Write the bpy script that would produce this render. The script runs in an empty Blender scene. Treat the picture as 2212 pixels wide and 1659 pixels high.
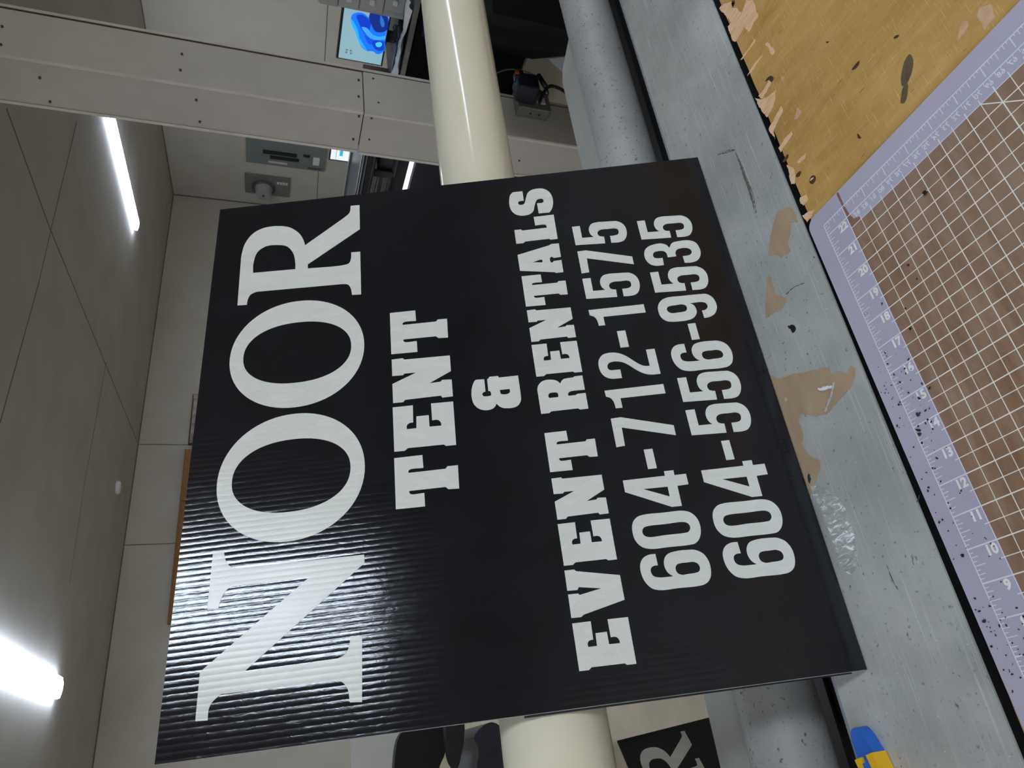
import bpy, bmesh, math, random
from mathutils import Vector, Matrix, noise
from mathutils.geometry import tessellate_polygon
random.seed(7)
sc = bpy.context.scene
COL = sc.collection
R = math.radians
IN = 0.0254

# ------------------------------------------------------------------ camera
F_PX = 1527.16
CAM = Vector((-0.38311, -0.37129, 0.50163))
ROWS = [(-0.127168422, -0.305847607, -0.943549381), (-0.879218101, 0.475094877, -0.035501960), (0.459133664, 0.825070966, -0.329323818)]
FX, FY, FZ = [Vector(r) for r in ROWS]      # image right, image down, view axis
cd = bpy.data.cameras.new('camera'); cam = bpy.data.objects.new('camera', cd); COL.objects.link(cam)
cd.sensor_fit = 'HORIZONTAL'; cd.sensor_width = 36.0; cd.lens = F_PX / 2212 * 36.0
cd.clip_start = 0.02; cd.clip_end = 60
mw = Matrix.Identity(4)
for i in range(3):
    mw[i][0] = FX[i]; mw[i][1] = -FY[i]; mw[i][2] = -FZ[i]; mw[i][3] = CAM[i]
cam.matrix_world = mw
cd.dof.use_dof = True; cd.dof.focus_distance = 0.80; cd.dof.aperture_fstop = 32
sc.camera = cam

def ray(x, y):
    return FX * ((x - 1106) / F_PX) + FY * ((y - 829.5) / F_PX) + FZ
def atz(x, y, z):
    d = ray(x, y); return CAM + d * ((z - CAM.z) / d.z)
def aty(x, y, Y):
    d = ray(x, y); return CAM + d * ((Y - CAM.y) / d.y)
def atx(x, y, X):
    d = ray(x, y); return CAM + d * ((X - CAM.x) / d.x)
def atp(x, y, P0, N):
    d = ray(x, y); return CAM + d * (((P0 - CAM).dot(N)) / d.dot(N))

# ------------------------------------------------------------------ colour / materials
def lin(c):
    out = []
    for v in c:
        v /= 255.0
        out.append(v / 12.92 if v <= 0.04045 else ((v + 0.055) / 1.055) ** 2.4)
    return (*out, 1.0)
def newmat(name):
    m = bpy.data.materials.new(name); m.use_nodes = True
    nt = m.node_tree; b = nt.nodes['Principled BSDF']; return m, nt, b
def coords(nt, scale=(1, 1, 1), rot=(0, 0, 0), loc=(0, 0, 0)):
    tc = nt.nodes.new('ShaderNodeTexCoord'); mp = nt.nodes.new('ShaderNodeMapping')
    nt.links.new(tc.outputs['Object'], mp.inputs[0])
    mp.inputs['Scale'].default_value = scale; mp.inputs['Rotation'].default_value = rot; mp.inputs['Location'].default_value = loc
    return mp.outputs[0]
def tex_noise(nt, vec, scale, detail=4, rough=0.55, dist=0.0):
    n = nt.nodes.new('ShaderNodeTexNoise'); nt.links.new(vec, n.inputs['Vector'])
    n.inputs['Scale'].default_value = scale; n.inputs['Detail'].default_value = detail
    n.inputs['Roughness'].default_value = rough; n.inputs['Distortion'].default_value = dist
    return n.outputs['Fac']
def ramp(nt, fac, stops):
    r = nt.nodes.new('ShaderNodeValToRGB'); nt.links.new(fac, r.inputs[0])
    e = r.color_ramp.elements
    while len(e) < len(stops): e.new(0.5)
    for i, (p, c) in enumerate(stops):
        e[i].position = p; e[i].color = c if len(c) == 4 else (*c, 1)
    return r.outputs[0]
def g(v): return (v, v, v, 1)
def mixc(nt, fac, a, b, mode='MIX'):
    m = nt.nodes.new('ShaderNodeMix'); m.data_type = 'RGBA'; m.blend_type = mode
    for s, v in ((m.inputs[0], fac), (m.inputs[6], a), (m.inputs[7], b)):
        if hasattr(v, 'links') or isinstance(v, bpy.types.NodeSocket): nt.links.new(v, s)
        else: s.default_value = v
    return m.outputs[2]
def math_(nt, op, a, b=0.0, clamp=False):
    m = nt.nodes.new('ShaderNodeMath'); m.operation = op; m.use_clamp = clamp
    for s, v in ((m.inputs[0], a), (m.inputs[1], b)):
        if isinstance(v, bpy.types.NodeSocket): nt.links.new(v, s)
        else: s.default_value = v
    return m.outputs[0]
def bumpn(nt, b, h, strength, dist=0.001):
    bp = nt.nodes.new('ShaderNodeBump'); nt.links.new(h, bp.inputs['Height'])
    bp.inputs['Strength'].default_value = strength; bp.inputs['Distance'].default_value = dist
    nt.links.new(bp.outputs[0], b.inputs['Normal']); return bp
def simple(name, c1, c2=None, rough=0.5, metal=0.0, scale=20, bump=0.0, stretch=(1, 1, 1), spec=0.5, coat=0.0, detail=4, bscale=None):
    m, nt, b = newmat(name)
    vec = coords(nt, stretch)
    c2 = c2 or tuple(v * 0.9 for v in c1)
    n = tex_noise(nt, vec, scale, detail)
    nt.links.new(ramp(nt, n, [(0.3, lin(c2)), (0.7, lin(c1))]), b.inputs['Base Color'])
    b.inputs['Roughness'].default_value = rough; b.inputs['Metallic'].default_value = metal
    b.inputs['Specular IOR Level'].default_value = spec; b.inputs['Coat Weight'].default_value = coat
    if bump: bumpn(nt, b, tex_noise(nt, vec, bscale or scale * 4, 5), bump)
    return m
def emit(name, c, strength):
    m, nt, b = newmat(name)
    vec = coords(nt); n = tex_noise(nt, vec, 3)
    col = ramp(nt, n, [(0.0, tuple(v * 0.98 for v in lin(c)[:3])), (1.0, lin(c))])
    nt.links.new(col, b.inputs['Emission Color']); nt.links.new(col, b.inputs['Base Color'])
    b.inputs['Emission Strength'].default_value = strength
    return m

# ------------------------------------------------------------------ mesh helpers
def link(name, bm, mat, parent=None, smooth=False, loc=None):
    me = bpy.data.meshes.new(name)
    bmesh.ops.recalc_face_normals(bm, faces=bm.faces[:])
    bm.to_mesh(me); bm.free()
    for p in me.polygons: p.use_smooth = smooth
    o = bpy.data.objects.new(name, me); COL.objects.link(o)
    if mat: me.materials.append(mat)
    if parent: o.parent = parent
    if loc: o.location = loc
    return o
def empty(name, label, cat, loc=(0, 0, 0), group=None):
    o = bpy.data.objects.new(name, None); COL.objects.link(o); o.location = loc
    o.empty_display_size = 0.05
    return tag(o, label, cat, group)
def tag(o, label, cat, group=None, kind=None):
    o['label'] = label; o['category'] = cat
    if group: o['group'] = group
    if kind: o['kind'] = kind
    return o
def struct(o): o['kind'] = 'structure'; return o
def bx(bm, x0, x1, y0, y1, z0, z1, M=None, bev=0.0, seg=2):
    r = bmesh.ops.create_cube(bm, size=1.0)
    vs = r['verts']
    for v in vs:
        v.co = Vector((x0 + (v.co.x + .5) * (x1 - x0), y0 + (v.co.y + .5) * (y1 - y0), z0 + (v.co.z + .5) * (z1 - z0)))
    if bev:
        es = list({e for v in vs for e in v.link_edges})
        rr = bmesh.ops.bevel(bm, geom=es, offset=bev, segments=seg, affect='EDGES', profile=0.5)
        vs = list({v for f in rr['faces'] for v in f.verts} | {v for v in vs if v.is_valid})
    if M is not None:
        for v in vs: v.co = M @ v.co
    return vs
def box(name, x0, x1, y0, y1, z0, z1, mat, parent=None, bev=0.0, M=None, smooth=False):
    bm = bmesh.new(); bx(bm, x0, x1, y0, y1, z0, z1, M, bev); return link(name, bm, mat, parent, smooth)
def cyl(bm, p0, p1, r, seg=24, r2=None, caps=True):
    p0 = Vector(p0); p1 = Vector(p1); d = p1 - p0
    M = Matrix.Translation((p0 + p1) / 2) @ d.to_track_quat('Z', 'Y').to_matrix().to_4x4()
    return bmesh.ops.create_cone(bm, cap_ends=caps, segments=seg, radius1=r, radius2=r if r2 is None else r2, depth=d.length, matrix=M)['verts']
def tube(bm, pts, r, seg=8):
    pts = [Vector(p) for p in pts]; rings = []
    up = Vector((0, 0, 1))
    for i, p in enumerate(pts):
        t = (pts[min(i + 1, len(pts) - 1)] - pts[max(i - 1, 0)]).normalized()
        a = t.cross(up)
        if a.length < 0.1: a = t.cross(Vector((1, 0, 0)))
        a.normalize(); b = t.cross(a)
        rr = r[i] if isinstance(r, (list, tuple)) else r
        rings.append([bm.verts.new(p + (a * math.cos(k * 2 * math.pi / seg) + b * math.sin(k * 2 * math.pi / seg)) * rr) for k in range(seg)])
    for A, B in zip(rings, rings[1:]):
        for k in range(seg): bm.faces.new((A[k], A[(k + 1) % seg], B[(k + 1) % seg], B[k]))
    bm.faces.new(rings[0]); bm.faces.new(rings[-1])
def spline(ctrl, n=10):
    P = [Vector(c) for c in ctrl]; out = []
    for i in range(len(P) - 1):
        a = P[max(i - 1, 0)]; b = P[i]; c = P[i + 1]; d = P[min(i + 2, len(P) - 1)]
        for k in range(n):
            t = k / n
            out.append(0.5 * ((2 * b) + (c - a) * t + (2 * a - 5 * b + 4 * c - d) * t * t + (3 * b - a - 3 * c + d) * t ** 3))
    out.append(P[-1]); return out
def poly_prism(bm, loops, fn, h0, h1):
    """loops of 2-D points (outer, holes) -> solid between heights h0 and h1, mapped by fn(x, y, h)."""
    tris = tessellate_polygon([[Vector((p[0], p[1], 0)) for p in lp] for lp in loops])
    flat = [p for lp in loops for p in lp]
    top = [bm.verts.new(fn(p[0], p[1], h1)) for p in flat]
    bot = [bm.verts.new(fn(p[0], p[1], h0)) for p in flat]
    for t in tris:
        try: bm.faces.new([top[i] for i in t]); bm.faces.new([bot[i] for i in reversed(t)])
        except ValueError: pass
    k = 0
    for lp in loops:
        n = len(lp)
        for i in range(n):
            a, b = k + i, k + (i + 1) % n
            try: bm.faces.new((top[a], top[b], bot[b], bot[a]))
            except ValueError: pass
        k += n
def prism_z(name, pts, z0, z1, mat, parent=None):
    bm = bmesh.new(); poly_prism(bm, [pts], lambda x, y, h: Vector((x, y, h)), z0, z1)
    return link(name, bm, mat, parent)

GLYPHS = {
  'S': '778,666 772,913 689,986~ 530,1029~ 332,1040~ 184,1008~ 68,931~ 3,800~ 0,647~ 40,538~ 117,468~ 246,428~ 359,389~ 452,337~ 480,263~ 462,195~ 396,179~ 346,211~ 345,352 16,353 14,82 130,3~ 340,-53~ 523,-51~ 687,8~ 788,121~ 816,260~ 794,420~ 707,538~ 585,591~ 462,632~ 367,672~ 339,731~ 356,799~ 413,818~ 459,784~ 466,667',
  'L': '421,1009 424,851 384,815 396,217 457,218~ 495,245~ 504,292~ 499,488 768,491 780,-8 25,2 25,181 54,204 44,788 0,841 3,1010',
  'A': '627,1019 818,231 850,179 847,-3 445,3 434,179 472,216~ 457,256~ 405,274~ 336,270~ 306,237~ 345,189 355,6 2,11 0,189 25,218 165,1016|370,683 424,487~ 412,459~ 375,451~ 340,469',
  'Rs': '2,1008 494,1014 574,1014~ 672,976~ 746,895~ 774,790~ 767,691~ 737,594~ 694,543~ 654,513 721,467~ 751,419~ 759,353~ 762,219 783,191 786,17 443,18 447,287~ 434,346~ 396,384~ 368,388~ 345,387 344,225 368,193 367,16 3,18 0,188 33,232 34,794 0,833|344,789 365,800~ 420,796~ 452,770~ 461,712~ 451,621~ 430,599~ 355,598~ 343,609',
  'V': '846,1000 843,821 808,786 639,5 199,3 36,771 0,822 6,999 416,997 412,815 383,787 449,387 521,785 473,815 481,1000',
  'E': '792,1000 789,667 479,674 479,719~ 460,760~ 426,781~ 372,779 371,626 581,618 580,415 372,413 366,222 417,225~ 462,253~ 480,294~ 479,365 785,368 776,1 0,4 2,168 31,200 41,773 1,830 5,995',
  'T': '851,1000 850,551 630,545 632,749~ 610,781~ 576,782 572,199 611,167 608,0 221,7 231,174 273,216 278,780 253,781~ 222,755~ 218,550 0,548 9,997',
  'N': '831,993 835,804 804,775 789,-1 484,0 296,378 304,188 335,158 323,-2 5,-2 3,173 43,198 39,789 0,825 3,991 360,993 528,588 534,784 505,808 512,991',
  '&': '718,709 434,714 427,747~ 402,779~ 367,784~ 334,766~ 324,719~ 328,622~ 345,607~ 403,611~ 433,623~ 439,655 713,652 724,623 763,596 759,420 721,402 720,6 219,10~ 135,24~ 62,69~ 17,133~ 0,224~ 6,326~ 23,407~ 62,466~ 106,503~ 135,523 80,551~ 31,611~ 13,689~ 19,784~ 53,870~ 115,940~ 206,988~ 330,1008~ 452,1002~ 565,978~ 669,935~ 713,902~ 729,871|433,419 433,218 361,219~ 335,247~ 320,300~ 324,358~ 345,407~ 386,419~',
  '5': '470,1000 470,848 186,850 180,629 237,674~ 328,695~ 415,679~ 489,623~ 519,525~ 515,364~ 507,205~ 498,132~ 439,45~ 343,-4~ 210,-8~ 97,28~ 25,91~ 0,182~ 4,327 166,323 167,234~ 188,169~ 244,143~ 304,152~ 332,202~ 334,325~ 335,460~ 306,521~ 257,545~ 197,529~ 171,478~ 166,436 7,442 31,999',
  '7': '501,991 507,828 261,2 85,5 326,842 9,850 0,991',
  '1': '343,1002 344,8 170,6 174,764 0,762 2,875 88,881~ 148,896~ 197,928~ 233,996',
  '2': '489,158 488,8 0,8 3,157~ 23,244~ 67,327~ 142,419~ 236,515~ 294,596~ 321,675~ 328,766~ 310,831~ 263,868~ 202,866~ 170,826~ 167,758~ 166,666 2,667 8,833~ 37,911~ 110,982~ 212,1013~ 316,1014~ 400,988~ 475,921~ 504,819~ 499,711~ 466,609~ 391,500~ 281,390~ 210,305~ 180,242~ 172,159',
  '4': '511,995 506,329 580,329 579,178 498,180 498,-3 325,-4 321,173 0,176 3,331 323,996|335,708 327,327 168,328',
  '0': '522,178~ 474,64~ 366,-10~ 214,-21~ 84,27~ 14,106~ 0,214~ 6,507~ 13,786~ 61,911~ 168,987~ 318,1003~ 439,970~ 511,893~ 536,789~ 531,483~|347,194~ 309,140~ 246,133~ 195,174~ 186,232~ 189,515~ 192,786~ 230,845~ 287,856~ 339,823~ 356,757~ 354,478~',
  '6': '532,733 364,730 365,781~ 342,834~ 285,852~ 224,829~ 192,758~ 182,545 237,605~ 329,638~ 423,627~ 499,570~ 532,453~ 531,234~ 517,139~ 450,34~ 329,-22~ 187,-20~ 76,24~ 17,105~ 0,229~ 7,501~ 10,762~ 51,884~ 160,968~ 304,999~ 420,981~ 496,923~ 532,831~|348,204~ 315,146~ 253,128~ 204,155~ 188,219~ 187,315~ 186,412~ 220,470~ 286,485~ 336,456~ 352,397~ 351,301~',
  '3': '375,531 447,572~ 487,645~ 495,726~ 461,883~ 389,980~ 286,1018~ 161,1014~ 56,956~ 6,859~ 5,712 164,703 167,797~ 191,853~ 258,861~ 309,827~ 325,763~ 315,656~ 268,612~ 165,606 169,445 255,442~ 316,397~ 336,325~ 332,216~ 289,152~ 226,144~ 180,178~ 162,230~ 158,329 6,326 0,188~ 43,70~ 165,-8~ 314,-18~ 438,26~ 499,135~ 503,340~ 475,456~',
  '9': '164,269 8,265 18,166~ 73,62~ 185,-4~ 307,-12~ 419,24~ 492,110~ 503,226~ 506,553~ 503,815~ 456,930~ 358,1006~ 239,1026~ 116,1004~ 33,933~ 3,838~ 0,556~ 38,444~ 127,371~ 216,362~ 296,388~ 336,443 337,228~ 306,164~ 243,148~ 193,173~ 168,218~|326,777~ 330,685~ 332,581~ 298,524~ 243,515~ 191,549~ 177,617~ 175,708~ 173,799~ 210,855~ 265,871~ 314,838~',
  'BR': '17,1000 415,1008 532,1008~ 648,988~ 747,930~ 798,844~ 806,725~ 777,615~ 697,527~ 616,488~ 566,475 827,145 876,99~ 954,88 953,10 682,8 361,444 318,442 315,151~ 330,99~ 386,82~ 441,82 439,5 0,-2 4,72 78,86~ 113,109~ 123,161 133,857 111,901~ 65,920~ 13,924|329,897 430,901~ 545,874~ 596,807~ 599,713~ 573,629~ 492,572~ 386,550~ 324,547',
  'BN': '1050,996 1041,923 978,906~ 932,869~ 917,815 902,-17 846,-20 263,730 267,155 291,103~ 332,80~ 394,71 387,-2 0,-1 7,73 88,89~ 131,127~ 143,192 152,861 114,908~ 76,926~ 15,926 19,1000 297,1002 800,342 802,765 789,873~ 727,914~ 669,925 675,996',
}

LIGHT = 31.0
# ------------------------------------------------------------------ materials
LIGHT = 31.0
M = {}
M['wall'] = simple('painted_drywall', (205, 199, 188), (196, 189, 177), 0.85, scale=3, bump=0.03, bscale=160, spec=0.2)
M['wall_low'] = simple('white_wall_panel', (214, 213, 208), (205, 204, 198), 0.7, scale=3, spec=0.2)
M['ceil'] = simple('ceiling_board', (190, 187, 182), (178, 174, 169), 0.9, scale=2.2, bump=0.03, bscale=160, spec=0.1)
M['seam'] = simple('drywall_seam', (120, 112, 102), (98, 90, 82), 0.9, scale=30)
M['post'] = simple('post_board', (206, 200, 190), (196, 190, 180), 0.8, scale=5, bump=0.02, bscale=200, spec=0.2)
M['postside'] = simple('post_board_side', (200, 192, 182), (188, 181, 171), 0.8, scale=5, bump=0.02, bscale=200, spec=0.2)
M['postedge'] = simple('board_edge', (222, 212, 200), (208, 197, 185), 0.85, scale=12)
M['gapbrown'] = simple('raw_wood_gap', (92, 72, 56), (58, 44, 34), 0.9, scale=40)
M['rust'] = simple('rusty_screw', (110, 88, 60), (60, 48, 36), 0.6, 0.4, scale=400)
M['floor'] = simple('tan_floor', (196, 182, 158), (176, 160, 134), 0.55, scale=6, bump=0.02, detail=7)
M['black'] = simple('black_plastic', (26, 27, 32), (18, 19, 24), 0.45, scale=12)
M['navy'] = simple('dark_navy_plastic', (46, 49, 62), (34, 37, 50), 0.35, scale=12)
M['fabric'] = simple('black_fabric', (24, 24, 25), (17, 17, 18), 0.85, scale=300, bump=0.2)
M['rubber'] = simple('dark_rubber', (30, 30, 32), (22, 22, 24), 0.7, scale=60)
M['greycase'] = simple('light_grey_case', (190, 189, 183), (180, 178, 172), 0.5, scale=8)
M['steel'] = simple('brushed_steel', (160, 160, 162), (120, 120, 124), 0.35, 0.8, scale=8, stretch=(60, 1, 1))
M['white'] = simple('white_paper', (236, 236, 236), (222, 222, 222), 0.7, scale=10)
M['panelgreen'] = simple('grey_green_enamel', (126, 136, 133), (116, 126, 123), 0.5, scale=8)
M['panelgrey'] = simple('grey_enamel', (124, 125, 122), (114, 115, 112), 0.5, scale=8)
M['label'] = simple('pale_label', (206, 202, 186), (194, 190, 174), 0.7, scale=60)
M['orange'] = simple('orange_plastic', (226, 92, 48), (205, 78, 40), 0.5, scale=20)
M['galv'] = simple('zinc_steel', (148, 148, 142), (128, 128, 122), 0.45, 0.4, scale=80, spec=0.5)
M['brownwood'] = simple('brown_wood', (164, 116, 66), (140, 96, 52), 0.6, scale=8, stretch=(1, 12, 12))
M['pict'] = simple('faded_print', (206, 188, 190), (120, 104, 100), 0.6, scale=9)
M['void'] = simple('matt_black', (9, 9, 11), (6, 6, 8), 0.75, scale=20, spec=0.15)
M['cup'] = simple('beige_shade', (188, 180, 160), None, 0.6)

def m_sign(name, base1, base2, rough, amp, dust=0.0):
    m, nt, b = newmat(name)
    tc = nt.nodes.new('ShaderNodeTexCoord'); sep = nt.nodes.new('ShaderNodeSeparateXYZ')
    nt.links.new(tc.outputs['Object'], sep.inputs[0])
    vec = tc.outputs['Object']
    wob = tex_noise(nt, vec, 9, 2)
    u = math_(nt, 'ADD', sep.outputs[0], math_(nt, 'MULTIPLY', wob, 0.0016))
    s = math_(nt, 'SINE', math_(nt, 'MULTIPLY', u, math.pi / 0.0056))
    s = math_(nt, 'MULTIPLY', math_(nt, 'POWER', math_(nt, 'ADD', math_(nt, 'MULTIPLY', s, s), 0.03), 0.42), 1.7)
    # flutes telegraph more strongly toward the left end of the sheet
    fall = math_(nt, 'SUBTRACT', 1.12, math_(nt, 'MULTIPLY', sep.outputs[0], 1.5), True)
    fall = math_(nt, 'MAXIMUM', fall, 0.22)
    ribs = math_(nt, 'MULTIPLY', s, fall)
    mp = nt.nodes.new('ShaderNodeMapping'); nt.links.new(vec, mp.inputs[0]); mp.inputs['Scale'].default_value = (1, 0.35, 1)
    fine = math_(nt, 'MULTIPLY', tex_noise(nt, mp.outputs[0], 210, 5, 0.6, 0.8), math_(nt, 'ADD', fall, 0.15))
    lump = tex_noise(nt, mp.outputs[0], 95, 3)
    h = math_(nt, 'ADD', ribs, math_(nt, 'MULTIPLY', fine, 1.25))
    h = math_(nt, 'ADD', h, math_(nt, 'MULTIPLY', lump, 1.0))
    bumpn(nt, b, h, 1.0, amp)
    blot = tex_noise(nt, vec, 22, 6, 0.6)
    nt.links.new(ramp(nt, blot, [(0.35, lin(base2)), (0.7, lin(base1))]), b.inputs['Base Color'])
    rn = tex_noise(nt, mp.outputs[0], 60, 5)
    nt.links.new(math_(nt, 'ADD', rough, math_(nt, 'MULTIPLY', rn, 0.10)), b.inputs['Roughness'])
    b.inputs['Specular IOR Level'].default_value = 0.5
    return m
M['signblack'] = m_sign('gloss_black_fluted_sheet', (19, 22, 31), (13, 15, 21), 0.05, 0.00006)
M['letter'] = m_sign('white_vinyl', (222, 224, 216), (216, 218, 210), 0.22, 0.00004)
M['edge'] = simple('fluted_sheet_edge', (176, 176, 172), (120, 120, 118), 0.5, scale=300, stretch=(1, .1, 1))

def m_ply():
    m, nt, b = newmat('varnished_plywood')
    # grain runs away from the viewer (world Y)
    vg = coords(nt, (9, 1.6, 1), rot=(0, 0, 0.04))
    n1 = tex_noise(nt, vg, 6, 9, 0.68, 0.9)
    col = ramp(nt, n1, [(0.22, lin((168, 122, 56))), (0.45, lin((192, 150, 84))), (0.62, lin((200, 160, 96))), (0.85, lin((216, 176, 108)))])
    vb = coords(nt, (1, 1, 1)); big = tex_noise(nt, vb, 7, 5, 0.6)
    col = mixc(nt, math_(nt, 'MULTIPLY', math_(nt, 'SUBTRACT', big, 0.42, True), 2.6, True), col, lin((158, 112, 50)))
    dk = tex_noise(nt, coords(nt, (60, 9, 1)), 9, 3, 0.6)
    col = mixc(nt, math_(nt, 'MULTIPLY', math_(nt, 'SUBTRACT', dk, 0.665, True), 12, True), col, lin((74, 50, 26)))
    sc1 = tex_noise(nt, coords(nt, (2.2, 60, 1), rot=(0, 0, 0.5)), 22, 2)
    col = mixc(nt, math_(nt, 'MULTIPLY', math_(nt, 'SUBTRACT', sc1, 0.62, True), 5, True), col, lin((228, 202, 144)))
    sc2 = tex_noise(nt, coords(nt, (70, 2.4, 1), rot=(0, 0, -0.35)), 18, 2)
    col = mixc(nt, math_(nt, 'MULTIPLY', math_(nt, 'SUBTRACT', sc2, 0.63, True), 5, True), col, lin((228, 202, 144)))
    nt.links.new(col, b.inputs['Base Color'])
    b.inputs['Roughness'].default_value = 0.42
    bumpn(nt, b, n1, 0.25, 0.0006)
    return m
M['ply'] = m_ply()
M['plyedge'] = simple('dark_table_edge', (20, 18, 17), (12, 11, 11), 0.8, scale=60)
M['chip'] = simple('bare_torn_veneer', (232, 196, 160), (216, 168, 120), 0.8, scale=60, stretch=(6, 1, 1), bump=0.2)
M['chip2'] = simple('bare_pink_board', (212, 176, 146), (196, 152, 112), 0.85, scale=90, bump=0.2)
M['stain'] = simple('ink_stain', (104, 92, 70), (88, 76, 56), 0.5, scale=200)
M['knot'] = simple('burnt_knot', (88, 60, 36), (56, 36, 22), 0.6, scale=200)

def m_tray():
    m, nt, b = newmat('brushed_aluminium_sheet')
    v1 = coords(nt, (1, 1, 1)); n = tex_noise(nt, v1, 7, 7, 0.6)
    col = ramp(nt, n, [(0.3, lin((150, 153, 148))), (0.5, lin((170, 172, 167))), (0.72, lin((196, 197, 192)))])
    pits = tex_noise(nt, coords(nt, (1, 1, 1)), 230, 3)
    col = mixc(nt, math_(nt, 'MULTIPLY', math_(nt, 'SUBTRACT', pits, 0.64, True), 8, True), col, lin((96, 98, 94)))
    lines = tex_noise(nt, coords(nt, (1.2, 90, 1), rot=(0, 0, 0.03)), 8, 3)
    col = mixc(nt, math_(nt, 'MULTIPLY', math_(nt, 'SUBTRACT', lines, 0.57, True), 3.4, True), col, lin((214, 216, 212)))
    dots = nt.nodes.new('ShaderNodeTexVoronoi'); nt.links.new(v1, dots.inputs['Vector']); dots.inputs['Scale'].default_value = 90
    d = math_(nt, 'MULTIPLY', math_(nt, 'SUBTRACT', 0.075, dots.outputs['Distance'], True), 30, True)
    col = mixc(nt, math_(nt, 'MULTIPLY', d, 0.55), col, lin((226, 228, 224)))
    nt.links.new(col, b.inputs['Base Color'])
    b.inputs['Metallic'].default_value = 0.12
    nt.links.new(math_(nt, 'ADD', 0.34, math_(nt, 'MULTIPLY', n, 0.22)), b.inputs['Roughness'])
    bumpn(nt, b, math_(nt, 'ADD', lines, tex_noise(nt, v1, 60, 4)), 0.25, 0.0004)
    return m
M['tray'] = m_tray()
M['traylip'] = simple('tray_back_lip', (150, 156, 166), (136, 142, 152), 0.4, 0.3, scale=90)
M['residue'] = simple('peeled_kraft_residue', (176, 152, 124), (160, 136, 108), 0.8, scale=22, stretch=(1, 3, 1), bump=0.1)
M['pencil'] = simple('pencil_line', (112, 108, 98), (90, 86, 78), 0.8, scale=500)
M['vinylblack'] = simple('black_vinyl_scrap', (20, 21, 28), (14, 15, 20), 0.3, scale=200)
M['vinylblue'] = simple('blue_vinyl_scrap', (36, 70, 104), (22, 46, 76), 0.3, scale=200)
M['clear'] = simple('pale_plastic_thread', (196, 192, 206), (180, 176, 190), 0.3, scale=100)
M['cream'] = simple('cream_silicone', (228, 221, 198), (223, 215, 191), 0.12, scale=6, stretch=(1, 4, 4), spec=0.5, bump=0.01, bscale=90)

def m_greyroll():
    m, nt, b = newmat('grey_rubber_roller')
    v = coords(nt); n = tex_noise(nt, v, 9, 5)
    col = ramp(nt, n, [(0.3, lin((150, 150, 147))), (0.7, lin((174, 173, 170)))])
    p = tex_noise(nt, v, 210, 3)
    col = mixc(nt, math_(nt, 'MULTIPLY', math_(nt, 'SUBTRACT', p, 0.615, True), 8, True), col, lin((52, 52, 52)))
    rings = tex_noise(nt, coords(nt, (30, 2.2, 2.2)), 3.5, 3, 0.6, 0.4)
    col = mixc(nt, math_(nt, 'MULTIPLY', math_(nt, 'SUBTRACT', rings, 0.655, True), 5, True), col, lin((84, 84, 84)))
    vo = nt.nodes.new('ShaderNodeTexVoronoi'); nt.links.new(v, vo.inputs['Vector']); vo.inputs['Scale'].default_value = 150
    nt.links.new(col, b.inputs['Base Color'])
    b.inputs['Roughness'].default_value = 0.5
    dots = math_(nt, 'SUBTRACT', 0.12, vo.outputs['Distance'], True)
    hh = math_(nt, 'ADD', math_(nt, 'MULTIPLY', p, 0.2), math_(nt, 'MULTIPLY', dots, 3.0))
    bumpn(nt, b, hh, 0.5, 0.0008)
    return m
M['greyroll'] = m_greyroll()
M['plate'] = simple('light_grey_painted_plate', (176, 178, 172), (164, 166, 160), 0.45, scale=10, metal=0.1, bump=0.02, bscale=120)
M['yellow'] = simple('yellow_plastic', (240, 190, 22), (232, 178, 14), 0.35, scale=20)
M['blue'] = simple('blue_plastic', (40, 108, 204), (32, 96, 190), 0.4, scale=20)

def m_mat():
    """translucent cutting mat: lavender band, brownish worn field, split along the grid border."""
    m, nt, b = newmat('cutting_mat_surface')
    tc = nt.nodes.new('ShaderNodeTexCoord'); sep = nt.nodes.new('ShaderNodeSeparateXYZ'); v = tc.outputs['Object']
    nt.links.new(v, sep.inputs[0])
    n = tex_noise(nt, v, 6, 6, 0.6)
    lav = ramp(nt, n, [(0.3, lin((170, 166, 182))), (0.7, lin((182, 178, 194)))])
    f1 = tex_noise(nt, coords(nt, (2, 9, 1), rot=(0, 0, 0.35)), 9, 7, 0.62)
    brown = ramp(nt, f1, [(0.25, lin((118, 86, 62))), (0.5, lin((144, 112, 88))), (0.75, lin((164, 138, 116)))])
    pats = tex_noise(nt, v, 3.2, 3)
    brown = mixc(nt, math_(nt, 'MULTIPLY', math_(nt, 'SUBTRACT', pats, 0.44, True), 2.2, True), brown, lin((150, 128, 112)))
    scr = tex_noise(nt, coords(nt, (60, 3, 1), rot=(0, 0, 0.8)), 16, 2)
    brown = mixc(nt, math_(nt, 'MULTIPLY', math_(nt, 'SUBTRACT', scr, 0.66, True), 3, True), brown, lin((190, 170, 150)))
    inx = math_(nt, 'LESS_THAN', sep.outputs[0], 0.0)
    iny = math_(nt, 'LESS_THAN', sep.outputs[1], 0.0)
    fac = math_(nt, 'MULTIPLY', inx, iny)
    nt.links.new(mixc(nt, fac, lav, brown), b.inputs['Base Color'])
    b.inputs['Roughness'].default_value = 0.42
    bumpn(nt, b, tex_noise(nt, v, 120, 4), 0.06, 0.0005)
    return m
M['mat'] = m_mat()
M['ink'] = simple('white_mat_ink', (242, 240, 234), (232, 229, 220), 0.5, scale=50)
M['inkpale'] = simple('pale_mat_ink', (232, 231, 238), (222, 221, 230), 0.5, scale=50)
M['matstain'] = simple('brown_see_through', (146, 110, 92), (120, 86, 68), 0.5, scale=60)
M['crumb'] = simple('black_vinyl_crumb', (16, 16, 24), (10, 10, 16), 0.5, scale=300)

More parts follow.
